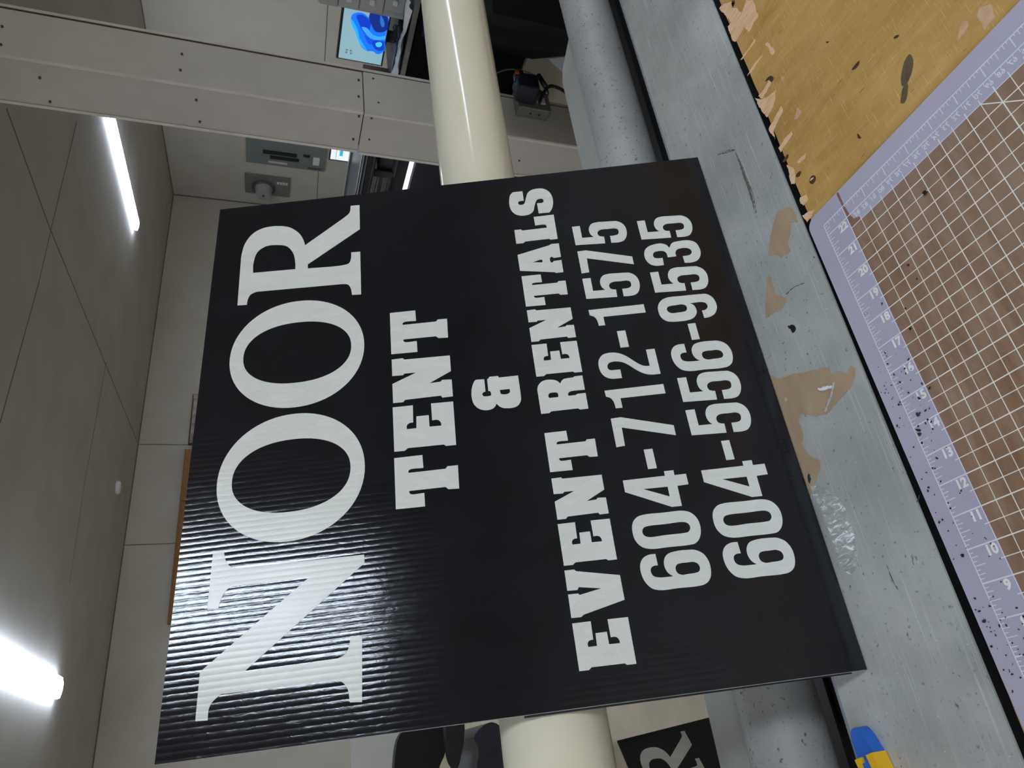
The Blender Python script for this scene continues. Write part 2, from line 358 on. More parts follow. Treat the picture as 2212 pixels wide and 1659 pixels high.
# ------------------------------------------------------------------ glyph outlines (x, y in thousandths of the cap height; ~ marks a curve point)
def parse(s):
    loops = []
    for part in s.split('|'):
        pts = []
        for tk in part.split():
            sm = tk.endswith('~'); a, b_ = tk.rstrip('~').split(',')
            pts.append((float(a) / 1000, float(b_) / 1000, sm))
        loops.append(smooth_loop(pts))
    return loops
def smooth_loop(P, n=6):
    N = len(P); out = []
    for i in range(N):
        p1, p2 = P[i], P[(i + 1) % N]
        out.append((p1[0], p1[1]))
        if not (p1[2] or p2[2]): continue
        p0 = P[i - 1] if p1[2] else p1
        p3 = P[(i + 2) % N] if p2[2] else p2
        # centripetal-style tangents
        def d(a, b_): return max(math.hypot(a[0] - b_[0], a[1] - b_[1]), 1e-6) ** 0.5
        d1, d2, d3 = d(p0, p1), d(p1, p2), d(p2, p3)
        def tan1(k):
            if p0 is p1: return (p2[k] - p1[k]) * 1.0
            return d2 * ((p1[k] - p0[k]) / d1 - (p2[k] - p0[k]) / (d1 + d2) + (p2[k] - p1[k]) / d2)
        def tan2(k):
            if p3 is p2: return (p2[k] - p1[k]) * 1.0
            return d2 * ((p2[k] - p1[k]) / d2 - (p3[k] - p1[k]) / (d2 + d3) + (p3[k] - p2[k]) / d3)
        for j in range(1, n):
            t = j / n; h1 = 2 * t**3 - 3 * t * t + 1; h2 = -2 * t**3 + 3 * t * t; h3 = t**3 - 2 * t * t + t; h4 = t**3 - t * t
            out.append(tuple(h1 * p1[k] + h2 * p2[k] + h3 * tan1(k) + h4 * tan2(k) for k in (0, 1)))
    return out
def sup(cx, cy, a, b_, n, k=72):
    out = []
    for i in range(k):
        t = 2 * math.pi * i / k; c, s = math.cos(t), math.sin(t)
        out.append((cx + a * math.copysign(abs(c) ** (2 / n), c), cy + b_ * math.copysign(abs(s) ** (2 / n), s)))
    return out
GL = {k: parse(v) for k, v in GLYPHS.items()}
GL['O'] = [sup(.479, .496, .479, .521, 2.06), sup(.481, .495, .273, .418, 2.2)]
def row(b0, b1, c0, c1):
    return lambda u: (b0[1] + (b1[1] - b0[1]) * (u - b0[0]) / (b1[0] - b0[0]), c0[1] + (c1[1] - c0[1]) * (u - c0[0]) / (c1[0] - c0[0]))
ROWS_ = {
    'title': row((31.4, 435.6), (447, 424.8), (31.4, 575.2), (450, 561.3)),
    'tent': row((208, 335.8), (403.6, 331.7), (193.8, 398.7), (418.7, 393.8)),
    'amp': row((200, 263.1), (400, 263.1), (200, 314), (400, 314)),
    'event': row((29.2, 197.5), (534, 193.6), (29.7, 248.3), (515.8, 242.3)),
    'phone1': row((185, 113.9), (450, 112.5), (231, 176.7), (485, 174.8)),
    'phone2': row((185, 34.2), (484, 33.8), (233, 98.2), (484, 96.9))}
TEXT = [
    ('title', [('BN', 28.8), ('O', 175.9), ('O', 315.9), ('BR', 447.8)]),
    ('tent', [('T', 193.8), ('E', 253.6), ('N', 307.8), ('T', 365.8)]),
    ('amp', [('&', 287.3)]),
    ('event', [('E', 29.5), ('V', 74.0), ('E', 120.8), ('N', 164.8), ('T', 212.7), ('Rs', 276.6), ('E', 319.8), ('N', 362.6), ('T', 408.1), ('A', 449.6), ('L', 496.3), ('S', 537.4)]),
    ('phone1', [('6', 87.6), ('0', 125.6), ('4', 163.5), ('7', 231.0), ('1', 273.3), ('2', 307.2), ('1', 373.8), ('5', 408.3), ('7', 445.2), ('5', 483.8)]),
    ('phone2', [('6', 88.4), ('0', 126.4), ('4', 163.5), ('5', 232.2), ('5', 269.8), ('6', 305.9), ('9', 368.8), ('5', 407.0), ('3', 444.8), ('5', 482.3)])]
DASH = [(204.2, 225.0, 140.7, 149.6), (343.7, 364.5, 140.3, 149.6), (203.8, 224.5, 62.0, 70.5), (343.6, 364.1, 62.3, 71.0)]
GNAME = {'BN': 'N', 'BR': 'R', 'Rs': 'R'}

def glyph_mesh(name, loops, fn, mat, parent, lab=None):
    bm = bmesh.new(); poly_prism(bm, loops, fn, 0.00003, 0.00030)
    o = link(name, bm, mat, parent)
    if lab: o['label'] = lab
    return o
def build_sign(root, rows, dashes, outline):
    fn = lambda x, y, h: Vector((x, y, h))
    bm = bmesh.new(); poly_prism(bm, [outline], fn, -0.004, 0.0)
    link('panel', bm, M['signblack'], root)
    # open flutes showing as a pale rim on the left edge
    (x0, y0), (x1, y1) = outline[0], outline[3]
    bm = bmesh.new()
    poly_prism(bm, [[(x0 - 0.0005, y0 + 0.002), (x0 + 0.0004, y0 + 0.002), (x1 + 0.0004, y1 - 0.001), (x1 - 0.0005, y1 - 0.001)]], fn, -0.0036, -0.0006)
    link('sheet_edge', bm, M['edge'], root)
    for nm, items in TEXT:
        if nm not in rows: continue
        rf = ROWS_[nm]
        for gk, u0 in items:
            bb, cc = rf(u0 + 20); H = (cc - bb)
            def f2(x, y, h, u0=u0, rf=rf, H=H):
                u = u0 + x * H; b0, c0 = rf(u)
                return Vector((u / 1000, (b0 + (c0 - b0) * y) / 1000, h))
            glyph_mesh('letter' if not gk.isdigit() else 'digit', GL[gk], f2, M['letter'], root)
    if dashes:
        for a, b_, c, d in DASH:
            glyph_mesh('dash', [[(a / 1000, c / 1000), (b_ / 1000, c / 1000), (b_ / 1000, d / 1000), (a / 1000, d / 1000)]], fn, M['letter'], root)

# ------------------------------------------------------------------ room shell
HC = 1.80          # ceiling above the table top
FL = -0.90         # floor
cor = Vector((7.026, 7.904, 0))
wbd = Vector((-7.049, -0.53, 0)).normalized(); wrd = Vector((-0.407, -3.197, 0)).normalized()
def wall_prism(name, a, b, z0, z1, out, th, mat):
    n = out.normalized() * th
    return struct(prism_z(name, [(a.x, a.y), (b.x, b.y), (b.x + n.x, b.y + n.y), (a.x + n.x, a.y + n.y)], z0, z1, mat))
wl = cor + wbd * 11.6
we = cor + wrd * 12.6
wall_prism('wall_back', wl, cor, FL, HC, Vector((0.0752, 1, 0)) * 1, 0.1, M['wall'])
wall_prism('wall_right', cor, we, FL, HC, Vector((1, -0.127, 0)), 0.1, M['wall'])
yb = we.y
wall_prism('wall_left', Vector((wl.x, yb, 0)), Vector((wl.x, wl.y, 0)), FL, HC, Vector((-1, 0, 0)), 0.1, M['wall'])
wall_prism('wall_front', Vector((wl.x, yb, 0)), Vector((we.x, yb, 0)), FL, HC, Vector((0, -1, 0)), 0.1, M['wall'])
outl = [(wl.x - .1, yb - .1), (we.x + .1, yb - .1), (cor.x + .2, cor.y + .2), (wl.x - .1, wl.y + .1)]
struct(prism_z('floor', outl, FL - 0.05, FL, M['floor']))
ceil = struct(prism_z('ceiling', outl, HC, HC + 0.05, M['ceil']))
def strip(name, a, b, w, up, mat, parent=None, th=0.002):
    """thin raised strip from a to b, lying against a surface with normal up."""
    d = (b - a).normalized(); s = d.cross(up).normalized() * w / 2; u = up.normalized() * th
    bm = bmesh.new()
    v = [bm.verts.new(p) for p in (a - s, b - s, b + s, a + s, a - s + u, b - s + u, b + s + u, a + s + u)]
    for f in ((0, 1, 2, 3), (4, 5, 6, 7), (0, 1, 5, 4), (1, 2, 6, 5), (2, 3, 7, 6), (3, 0, 4, 7)): bm.faces.new([v[i] for i in f])
    return link(name, bm, mat, parent)
dn = Vector((0, 0, -1))
for (p, q_, w) in [((14, 235), (105, 487), .010), ((105, 487), (297, 956), .009), ((166, 262), (112, 487), .006), ((112, 487), (84, 609), .005), ((84, 609), (-20, 985), .008), ((229, 783), (181, 1052), .007), ((181, 1052), (150, 1260), .004)]:
    strip('seam', atz(*p, HC), atz(*q_, HC), w, dn, M['seam'], ceil, 0.0015)
nb = Vector((0.0752, -1, 0)).normalized() * 1.0
nbw = Vector((0.53, -7.049, 0)).normalized()
P0b = Vector((7.026, 7.904, 0)); nrw = Vector((-3.197, 0.407, 0)).normalized()
wb = bpy.data.objects['wall_back']; wr = bpy.data.objects['wall_right']
for px in ((297, 960), (262, 1178)):
    p = atp(*px, P0b, nbw); strip('seam', Vector((p.x, p.y, HC)), Vector((p.x, p.y, FL)), .008, nbw, M['seam'], wb)
a = atp(684, 440, P0b, nrw); b_ = atp(712, -60, P0b, nrw)
strip('seam', Vector((a.x, a.y, a.z)), Vector((b_.x, b_.y, b_.z)), .008, nrw, M['seam'], wr)
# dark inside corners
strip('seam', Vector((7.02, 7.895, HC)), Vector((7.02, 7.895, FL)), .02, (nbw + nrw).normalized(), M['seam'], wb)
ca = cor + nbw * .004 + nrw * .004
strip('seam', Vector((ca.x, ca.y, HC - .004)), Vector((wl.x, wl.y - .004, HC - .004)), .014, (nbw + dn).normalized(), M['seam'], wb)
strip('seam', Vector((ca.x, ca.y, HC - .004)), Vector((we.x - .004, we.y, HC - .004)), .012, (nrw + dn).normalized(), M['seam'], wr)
# lower, whiter run of board on the back wall
lo = cor + wbd * 5.2
pz = -0.39
a = Vector((lo.x, lo.y, 0)) + nbw * .004; b_ = wl + nbw * .004
struct(prism_z('trim_1', [(a.x, a.y), (b_.x, b_.y), (b_.x + nbw.x * .015, b_.y + nbw.y * .015), (a.x + nbw.x * .015, a.y + nbw.y * .015)], FL, pz, M['wall_low']))

# wall cupboard and framed print seen above the sign
a = atp(400, 975, P0b, nbw); zt = a.z
c1 = P0b + wbd * ((Vector((a.x, a.y, 0)) - Vector((P0b.x, P0b.y, 0))).dot(wbd))
c2 = c1 + wbd * 1.9
cup = empty('wall_cupboard', 'brown wooden wall cupboard whose top shows along the upper edge of the big sign', 'cupboard', (c1.x, c1.y, 0))
def along(p, q2, z0, z1, d0, d1, nm, mat, par):
    A = Vector((p.x, p.y, 0)) + nbw * d0; B = Vector((q2.x, q2.y, 0)) + nbw * d0
    A2 = Vector((p.x, p.y, 0)) + nbw * d1; B2 = Vector((q2.x, q2.y, 0)) + nbw * d1
    o = prism_z(nm, [(A.x, A.y), (B.x, B.y), (B2.x, B2.y), (A2.x, A2.y)], z0, z1, mat)
    if par: o.parent = par; o.matrix_parent_inverse = Matrix.Translation(par.location).inverted()
    return o
along(c1, c2, zt - .75, zt, .001, .05, 'carcass', M['brownwood'], cup)
for k in range(3):
    s0 = c1 + wbd * (k * .63 + .01); s1 = c1 + wbd * (k * .63 + .62)
    along(s0, s1, zt - .73, zt - .02, .051, .066, 'door', M['brownwood'], cup)
f0 = atp(419, 853, P0b, nbw); f1 = atp(406, 962, P0b, nbw)
fr = empty('framed_print', 'faded print in a thin dark frame on the back wall beside the brown cupboard', 'picture', (f0.x, f0.y, 0))
along(Vector((f0.x, f0.y, 0)), Vector((f1.x, f1.y, 0)), .80, f1.z, .002, .02, 'frame', M['knot'], fr)
along(Vector((f0.x, f0.y, 0)) + wbd * .05, Vector((f1.x, f1.y, 0)) - wbd * .02, .82, f1.z - .015, .021, .024, 'print', M['pict'], fr)
along(Vector((f0.x, f0.y, 0)) + wbd * .01, Vector((f0.x, f0.y, 0)) + wbd * .06, 1.1, f1.z - .01, .021, .026, 'gold_corner', M['cup'], fr)

# smoke detector
p = atz(252, 1053, HC); bm = bmesh.new()
cyl(bm, (p.x, p.y, HC - .03), (p.x, p.y, HC), .055, 28, .07); 
det = tag(link('smoke_detector', bm, M['white'], None, True), 'small round white smoke detector on the ceiling near the back wall', 'detector')

# ------------------------------------------------------------------ ceiling lights
M['tube'] = emit('lit_diffuser', (224, 238, 255), LIGHT)
M['fixture'] = simple('white_enamel', (232, 234, 236), None, 0.4)
def light_fixture(p0, p1, w, label, group):
    p0 = Vector(p0); p1 = Vector(p1); d = p1 - p0; L = d.length
    t = empty('ceiling_light', label, 'light fixture', ((p0.x + p1.x) / 2, (p0.y + p1.y) / 2, HC), group)
    t.rotation_euler = (0, 0, math.atan2(d.y, d.x))
    box('housing', -L / 2, L / 2, -w * .40, w * .40, -.022, -.0005, M['fixture'], t, .004)
    bm = bmesh.new(); seg = 10; rings = []
    for x in (-L / 2 + .02, L / 2 - .02):
        rings.append([bm.verts.new((x, -w / 2 * math.cos(math.pi * k / seg), -.0225 - .030 * math.sin(math.pi * k / seg) ** .7)) for k in range(seg + 1)])
    for k in range(seg): bm.faces.new((rings[0][k], rings[0][k + 1], rings[1][k + 1], rings[1][k]))
    bm.faces.new(rings[0]); bm.faces.new(rings[1]); bm.faces.new((rings[0][0], rings[0][-1], rings[1][-1], rings[1][0]))
    link('diffuser', bm, M['tube'], t, True)
    for s in (-1, 1):
        box('end_cap', s * L / 2 - (.02 if s > 0 else 0), s * L / 2 + (.02 if s < 0 else 0), -w * .46, w * .46, -.042, -.0225, M['tube'], t, .006)
    return t
a = atz(297, 488, 1.765); b_ = atz(243, 258, 1.765); d = (b_ - a).normalized()
light_fixture((a.x, a.y), (a.x + d.x * 1.75, a.y + d.y * 1.75), .13, 'lit linear ceiling light partly hidden behind the white boxed column', 'linear ceiling lights')
a = atz(131, 1486, 1.765); b_ = atz(0, 1420, 1.765); d = (b_ - a).normalized()
light_fixture((a.x, a.y), (a.x + d.x * 2.4, a.y + d.y * 2.4), .145, 'bright linear ceiling light cut by the photo edge, lower left of the picture', 'linear ceiling lights')
light_fixture((.16, -.85), (.24, -2.35), .20, 'linear ceiling light whose glare is mirrored in the glossy sign', 'linear ceiling lights')
light_fixture((-1.9, -2.2), (-1.9, -4.2), .22, 'unseen linear fill light added over the near left quarter of the shop', 'linear ceiling lights')  # added out of view to brighten the column front and foreground
light_fixture((4.2, -.6), (4.2, -3.0), .19, 'linear ceiling light over the right side, mirrored thinly in the cream roller', 'linear ceiling lights')
light_fixture((-3.4, 1.4), (-3.4, -1.0), .22, 'unseen linear fill light added over the far left side of the shop', 'linear ceiling lights')  # unseen fixture added as general fill for the room

# ------------------------------------------------------------------ boxed column
PX, PY, PW, PD = 2.036, 1.70, 0.249, 0.213
zs = aty(785, 200, PY).z
col = empty('boxed_column', 'off white boxed drywall column with dark screw heads standing behind the laminator', 'column', (PX + PW / 2, PY + PD / 2, FL))
def cbox(nm, x0, x1, y0, y1, z0, z1, mat, bev=0):
    c = col.location
    return box(nm, x0 - c.x, x1 - c.x, y0 - c.y, y1 - c.y, z0 - c.z, z1 - c.z, mat, col, bev)
cbox('core', PX + .02, PX + PW - .01, PY + .02, PY + PD - .01, FL, HC, M['gapbrown'])
for z0, z1, e in ((FL, zs - .002, .004), (zs + .002, HC - .001, 0.0)):
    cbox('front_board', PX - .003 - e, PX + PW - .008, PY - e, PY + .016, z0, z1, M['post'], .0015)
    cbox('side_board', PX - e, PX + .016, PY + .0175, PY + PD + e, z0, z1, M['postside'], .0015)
    cbox('board_edge', PX - .0045 - e, PX - .002 - e, PY + .001, PY + .014, z0, z1, M['postedge'])
    cbox('board_edge', PX - .003 - e, PX + .01, PY + PD + e + .001, PY + PD + e + .014, z0, z1, M['postedge'])
cbox('gap_strip', PX + PW - .007, PX + PW + .006, PY + .004, PY + .02, FL, HC - .001, M['gapbrown'])
cbox('board_edge', PX + PW + .007, PX + PW + .022, PY + .003, PY + .018, FL, HC - .001, M['postedge'])
for (x, y) in [(5, 58), (2, 97), (393, 117.5), (389.5, 152), (774.6, 173.6), (774.6, 209), (805.8, 171), (817.4, 223)]:
    p = aty(x, y, PY - .001); bm = bmesh.new(); cyl(bm, (p.x - col.location.x, p.y - .0045 - col.location.y, p.z - FL), (p.x - col.location.x, p.y + .002 - col.location.y, p.z - FL), .0048, 10)
    link('screw', bm, M['rust'], col)
for (x, y) in [(85.7, 167.8), (108, 219.5), (424, 216), (431.5, 263), (775.4, 251), (763, 300.6), (802.5, 254.5), (797.6, 300.4), (1139.5, 304), (1121.4, 346)]:
    p = atx(x, y, PX - .002); bm = bmesh.new(); cyl(bm, (p.x - .004 - col.location.x, p.y - col.location.y, p.z - FL), (p.x + .002 - col.location.x, p.y - col.location.y, p.z - FL), .0048, 10)
    link('screw', bm, M['rust'], col)

# outlet box on the column
ob = empty('outlet_box', 'grey metal outlet box screwed to the front of the boxed column', 'outlet', (2.208, PY - .004, -.602))
bm = bmesh.new(); bx(bm, -.05, .055, -.058, 0, -.075, .075, None, .006); link('body', bm, M['galv'], ob)
box('face_plate', -.053, .058, -.062, -.0585, -.078, .078, M['galv'], ob, .001)
box('receptacle', -.018, .022, -.068, -.0625, -.055, -.012, M['white'], ob, .003)
for z in (-.03, .012):
    bm = bmesh.new(); cyl(bm, (-.0515, -.03, z), (-.049, -.03, z), .005, 10); link('knockout', bm, M['black'], ob)
ad = empty('power_adapter', 'bulky black power adapter with red tipped plug in the grey outlet box', 'adapter', (2.213, PY - .073, -.552))
bm = bmesh.new(); bx(bm, -.05, .05, -.09, 0, -.045, .055, None, .014, 3); link('body', bm, M['navy'], ad, True)
bm = bmesh.new(); bx(bm, .02, .065, -.085, -.045, .02, .06, None, .006); link('plug', bm, M['black'], ad, True)
bm = bmesh.new(); bx(bm, .03, .05, -.09, -.084, .045, .062, None, .002); link('red_tip', bm, M['orange'], ad)
def cablept(lst, Y): return [aty(x, y, Y) for x, y in lst]
bm = bmesh.new(); tube(bm, spline(cablept([(1165, 222), (1172, 205), (1182, 190), (1192, 186), (1206, 190), (1224, 200), (1250, 215)], 1.565), 8), .0075, 8)
cb = tag(link('extension_cable', bm, M['rubber'], None, True), 'thick black power cord with connector curving right from the outlet box', 'cord')
bm = bmesh.new(); cyl(bm, aty(1158, 215, 1.60), aty(1170, 196, 1.565), .018, 14, .010); link('cord_plug', bm, M['rubber'], cb, True)
bm = bmesh.new(); cyl(bm, aty(1162, 164, 1.56), aty(1181, 190, 1.56), .014, 12, .011); link('connector', bm, M['black'], cb, True)
bm = bmesh.new(); tube(bm, spline(cablept([(1174, 196), (1177, 203), (1184, 205), (1183, 196), (1177, 190)], 1.555), 6), .003, 6); link('tie_loop', bm, M['black'], cb, True)
bm = bmesh.new(); tube(bm, spline(cablept([(1060, 164), (1088, 152), (1110, 150), (1130, 153), (1150, 160), (1162, 166)], 1.575), 8), .003, 6)
tag(link('thin_cable', bm, M['galv'], None, True), 'thin grey cable arching over the black power adapter', 'cable')
bm = bmesh.new(); tube(bm, spline(cablept([(1118, 166), (1135, 166), (1150, 168), (1163, 170)], 1.585), 6), .003, 6)
tag(link('thin_cable', bm, M['galv'], None, True), 'thin grey cable running straight from the adapter to the black connector', 'cable')

# ------------------------------------------------------------------ right hand side of the shop: desk, monitor, cabinet
def rel(root):
    c = root.location
    def f(nm, x0, x1, y0, y1, z0, z1, mat, bev=0, smooth=False, parent=None):
        return box(nm, x0 - c.x, x1 - c.x, y0 - c.y, y1 - c.y, z0 - c.z, z1 - c.z, mat, parent or root, bev, None, smooth)
    return f
DT = -.18
dk = empty('work_desk', 'long black work desk right of the boxed column carrying the lit monitor', 'desk', (3.7, 1.9, FL)); f = rel(dk)
f('desktop', 3.2, 4.2, .9, 2.72, DT - .03, DT, M['navy'], .003)
f('front_panel', 3.215, 3.235, .93, 2.69, FL + .02, DT - .0305, M['void'])
f('front_rail', 3.195, 3.2, .9, 2.72, DT - .028, DT - .002, M['steel'])
for x, y in ((3.25, .95), (4.12, .95), (3.25, 2.64), (4.12, 2.64)): f('leg', x, x + .05, y, y + .05, FL, DT - .031, M['black'])
# black cabinet in front of the desk, its side turned toward the laminator
A = Vector((3.16, 2.094, 0)); B = Vector((2.713, 1.723, 0)); dv = (A - B).normalized()
fa = B - dv * .9
cabn = prism_z('storage_cabinet', [(A.x, A.y), (B.x, B.y), (fa.x, fa.y), (fa.x + .62, fa.y - .2), (3.18, 1.4), (3.18, 2.05)], FL, -.24, M['void'])
tag(cabn, 'plain black cabinet on the floor in front of the work desk, right of the column', 'cabinet')
# white sheet on the floor
prev = [(1184, 127), (1235, 121.5), (1250, 150), (1213, 154)]
pts = [atz(x, y, FL + .002) for x, y in prev]
wsh = prism_z('paper_sheet', [(p.x, p.y) for p in pts], FL + .0005, FL + .003, M['white'])
tag(wsh, 'white paper sheet lying on the tan floor under the black cabinet edge', 'paper')
# monitor on the desk
def screen_poly(parent, pts, mat, nm, lift, M4):
    bm = bmesh.new(); poly_prism(bm, [pts], lambda x, y, h: M4 @ Vector((-h, -x, y)), lift, lift + .0006); return link(nm, bm, mat, parent)
m1 = empty('computer_monitor', 'flat monitor on the black desk showing a blue ribbon swirl wallpaper', 'monitor', (3.5, 2.30, DT)); f = rel(m1)
f('casing', 3.5, 3.53, 2.213, 2.585, -.118, .164, M['black'], .003)
f('screen', 3.497, 3.4995, 2.216, 2.575, -.108, .150, emit('screen_glow', (150, 192, 204), .55))
f('neck', 3.53, 3.56, 2.37, 2.43, -.168, .02, M['black']); f('foot', 3.49, 3.66, 2.27, 2.53, DT + .0005, -.168, M['black'], .003)
# swirl of blue ribbons, generic: layered fans, in screen coordinates (s to the right = -Y, t up)
def scr(px): p = atx(px[0], px[1], 3.4965); return (-(p.y - m1.location.y), p.z - m1.location.z)
I0 = Matrix.Identity(4)
def px6(s): return [(650 + float(a) / 6.32, float(b2) / 6.32) for a, b2 in (t.split(',') for t in s.split())]
blob = [('685,230 720,185 780,170 860,185 930,235 960,150 1000,125 1120,150 1195,235 1190,330 1150,520 1140,690 1050,740 980,700 900,695 830,640 780,540 750,450 700,350', (18, 108, 226), .9, 0.0),
        ('760,215 830,200 900,240 950,300 940,400 900,470 840,420 800,330', (10, 60, 200), .7, .0008),
        ('955,160 1010,135 1110,155 1185,240 1180,400 1100,440 1020,430 960,330 930,240', (12, 46, 142), .6, .0016),
        ('690,260 740,330 780,420 800,520 850,600 900,690 850,650 790,570 750,450 700,350', (30, 160, 240), .9, .0024),
        ('830,370 900,380 980,470 1060,500 1150,490 1150,530 1040,545 950,520 880,450', (60, 160, 250), .8, .0024),
        ('870,470 960,530 1060,560 1140,560 1140,600 1020,610 930,600 890,540', (14, 84, 226), .7, .0030),
        ('980,560 1070,550 1130,590 1130,680 1050,690 990,640', (10, 64, 190), .7, .0032),
        ('1020,590 1080,570 1110,600 1080,640 1030,630', (70, 190, 246), .8, .0042),
        ('1090,210 1125,260 1140,350 1110,370 1080,290', (40, 120, 210), .6, .0040)]
for i, (s, c, st, lift) in enumerate(blob):
    P2 = [scr(p) for p in px6(s)]; P2 = smooth_loop([(a, b2, True) for a, b2 in P2], 5)
    screen_poly(m1, P2, emit('ribbon_blue_%d' % i, c, st), 'screen_ribbon', .0035 + lift * .3, I0)
for (x, y) in ((628, 680), (682, 690), (620, 715), (684, 728)):
    P2 = scr((650 + x / 6.32, y / 6.32)); screen_poly(m1, [(P2[0] + .007 * math.cos(k), P2[1] + .007 * math.sin(k)) for k in [i * math.pi / 5 for i in range(10)]], M['white'], 'screen_icon', .0036, I0)
# grey drawer cabinet standing on the desk right of the monitor
gc = empty('drawer_cabinet', 'light grey drawer cabinet with small white pulls right of the lit monitor', 'cabinet', (3.62, 1.9, DT)); f = rel(gc)
f('carcass', 3.44, 3.9, 1.55, 2.205, DT + .0005, .30, M['greycase'], .004)
for z0, z1, y1 in ((DT + .01, -.06, 2.16), (-.055, .075, 2.185), (.08, .19, 2.195), (.195, .29, 2.20)):
    d = f('drawer', 3.425, 3.4395, 1.57, y1, z0, z1, M['greycase'], .003)
    f('pull', 3.413, 3.425, y1 - .08, y1 - .05, (z0 + z1) / 2 - .012, (z0 + z1) / 2 + .012, M['white'], .002, parent=d) if False else None
    hp = f('pull', 3.412, 3.4245, y1 - .075, y1 - .045, (z0 + z1) / 2 - .014, (z0 + z1) / 2 + .014, M['white'], .003)
# things on the desk
kb = empty('keyboard', 'black keyboard lying on the desk in front of the lit monitor', 'keyboard', (3.40, 2.3, DT)); f = rel(kb)
f('tray', 3.345, 3.47, 2.22, 2.56, DT + .0005, DT + .018, M['black'], .004)
f('keys', 3.352, 3.46, 2.23, 2.55, DT + .0185, DT + .026, M['navy'], .002)
def crumple(name, x0, x1, y0, y1, z, amp, mat, seed, n=14):
    bm = bmesh.new(); g_ = []
    for i in range(n + 1):
        r_ = []
        for j in range(n + 1):
            x = x0 + (x1 - x0) * i / n; y = y0 + (y1 - y0) * j / n
            h = noise.noise(Vector((x * 18 + seed, y * 9, seed))) * amp + amp * .55
            if noise.noise(Vector((x * 5, y * 5, seed + 3))) > .45: pass
            r_.append(bm.verts.new((x + noise.noise(Vector((y * 20, seed, 1))) * .01, y + noise.noise(Vector((x * 20, seed, 5))) * .012, z + max(h, .001))))
        g_.append(r_)
    for i in range(n):
        for j in range(n): bm.faces.new((g_[i][j], g_[i + 1][j], g_[i + 1][j + 1], g_[i][j + 1]))
    ret = bmesh.ops.extrude_face_region(bm, geom=bm.faces[:])
    for v in [e for e in ret['geom'] if isinstance(e, bmesh.types.BMVert)]: v.co.z -= .0009
    return link(name, bm, mat, None, True)
wp = crumple('paper_sheet', 3.205, 3.335, 1.98, 2.60, DT + .001, .03, M['white'], 2.0)
tag(wp, 'crumpled white paper along the front edge of the black desk', 'paper')
pc = atx(872, 78, 3.26); bm = bmesh.new()
loop = []
for k in range(60):
    t = k / 60 * 4 * 2 * math.pi; loop.append((3.265 + .03 * math.cos(t) * (1 + .1 * math.sin(k)), pc.y + .05 * math.sin(t), DT + .044 + .010 * math.sin(t * 1.3) + .0004 * k))
loop += [(3.26, pc.y + .08 + .02 * k, DT + .035) for k in range(4)]
tube(bm, loop, .0035, 6)
tag(link('coiled_cable', bm, M['rubber'], None, True), 'black coiled cable resting on white paper on the desk', 'cable')
bm = bmesh.new(); tube(bm, spline([(3.34, 2.57, DT + .012), (3.30, 2.60, DT + .014), (3.27, 2.625, DT + .016), (3.30, 2.64, DT + .012)], 6), .008, 8)
tag(link('cardboard_scrap', bm, M['brownwood'], None), 'small orange brown scrap lying at the desk corner by the column', 'scrap')

# ------------------------------------------------------------------ wide printer left of the column
pr = empty('wide_printer', 'dark wide format printer with open carriage bay left of the boxed column', 'printer', (3.45, 3.5, FL)); f = rel(pr)
Y0, Y1 = 2.76, 4.5
f('base', 3.2, 3.72, Y0, Y1, -.62, -.395, M['black'], .006)
f('front_cover', 3.19, 3.1995, Y0 + .03, Y1 - .03, -.60, -.40, M['navy'], .002)
f('light_bar', 3.185, 3.21, Y0 + .05, Y1 - .05, -.388, -.362, emit('lit_bar', (235, 240, 245), 2.2), .004)
f('platen', 3.215, 3.66, Y0 + .01, Y1 - .01, -.3945, -.37, M['steel'])
f('rear_wall', 3.662, 3.72, Y0, Y1, -.3945, -.03, M['steel'])
f('top_cover', 3.2, 3.6615, Y0, Y1, -.125, -.045, M['navy'], .008)
f('cover_lip', 3.19, 3.1995, Y0 + .02, Y1 - .02, -.125, -.09, M['black'], .002)
f('cover_trim', 3.186, 3.1995, Y0 + .02, Y1 - .02, -.082, -.076, M['steel'], .001)
f('cover_trim', 3.186, 3.1995, Y0 + .02, Y1 - .02, -.06, -.056, M['greycase'], .001)
for i, (z, mt) in enumerate(((-.16, 'steel'), (-.20, 'galv'), (-.235, 'steel'), (-.275, 'galv'), (-.315, 'steel'))):
    bm = bmesh.new(); cyl(bm, (3.50 - pr.location.x, Y0 + .02 - pr.location.y, z - FL), (3.50 - pr.location.x, Y1 - .02 - pr.location.y, z - FL), .012 - .001 * i, 12); link('guide_rail', bm, M[mt], pr, True)
f('end_cap', 3.2, 3.66, Y0, Y0 + .009, -.3695, -.1255, M['black']); f('end_cap', 3.2, 3.66, Y1 - .009, Y1, -.3695, -.1255, M['black'])
cg = f('carriage', 3.36, 3.48, 3.17, 3.33, -.30, -.19, M['black'], .012)
f('ink_tube', 3.34, 3.36, 3.10, 3.19, -.22, -.205, M['rubber'], .004); f('ink_tube', 3.33, 3.35, 3.30, 3.36, -.30, -.17, M['rubber'], .004); f('bracket', 3.35, 3.3595, 3.16, 3.36, -.32, -.305, M['black'])
for y in (Y0 + .1, Y1 - .15):
    f('leg', 3.42, 3.48, y, y + .05, FL, -.6205, M['black'])
tb = prism_z('media_basket', [(2.42, 2.25), (3.1, 2.35), (3.1, 4.4), (2.42, 4.3)], FL, -.74, M['navy'])
tag(tb, 'dark low media basket on the floor in front of the wide printer', 'basket')
m2 = empty('computer_monitor', 'small white lit screen with a blue bar behind the wide printer', 'monitor', (3.82, 3.4, FL)); f = rel(m2)
f('casing', 3.80, 3.83, 3.05, 3.72, -.26, .105, M['black'], .003)
f('screen', 3.7975, 3.7995, 3.06, 3.705, -.25, .093, emit('screen_white', (226, 232, 236), .80))
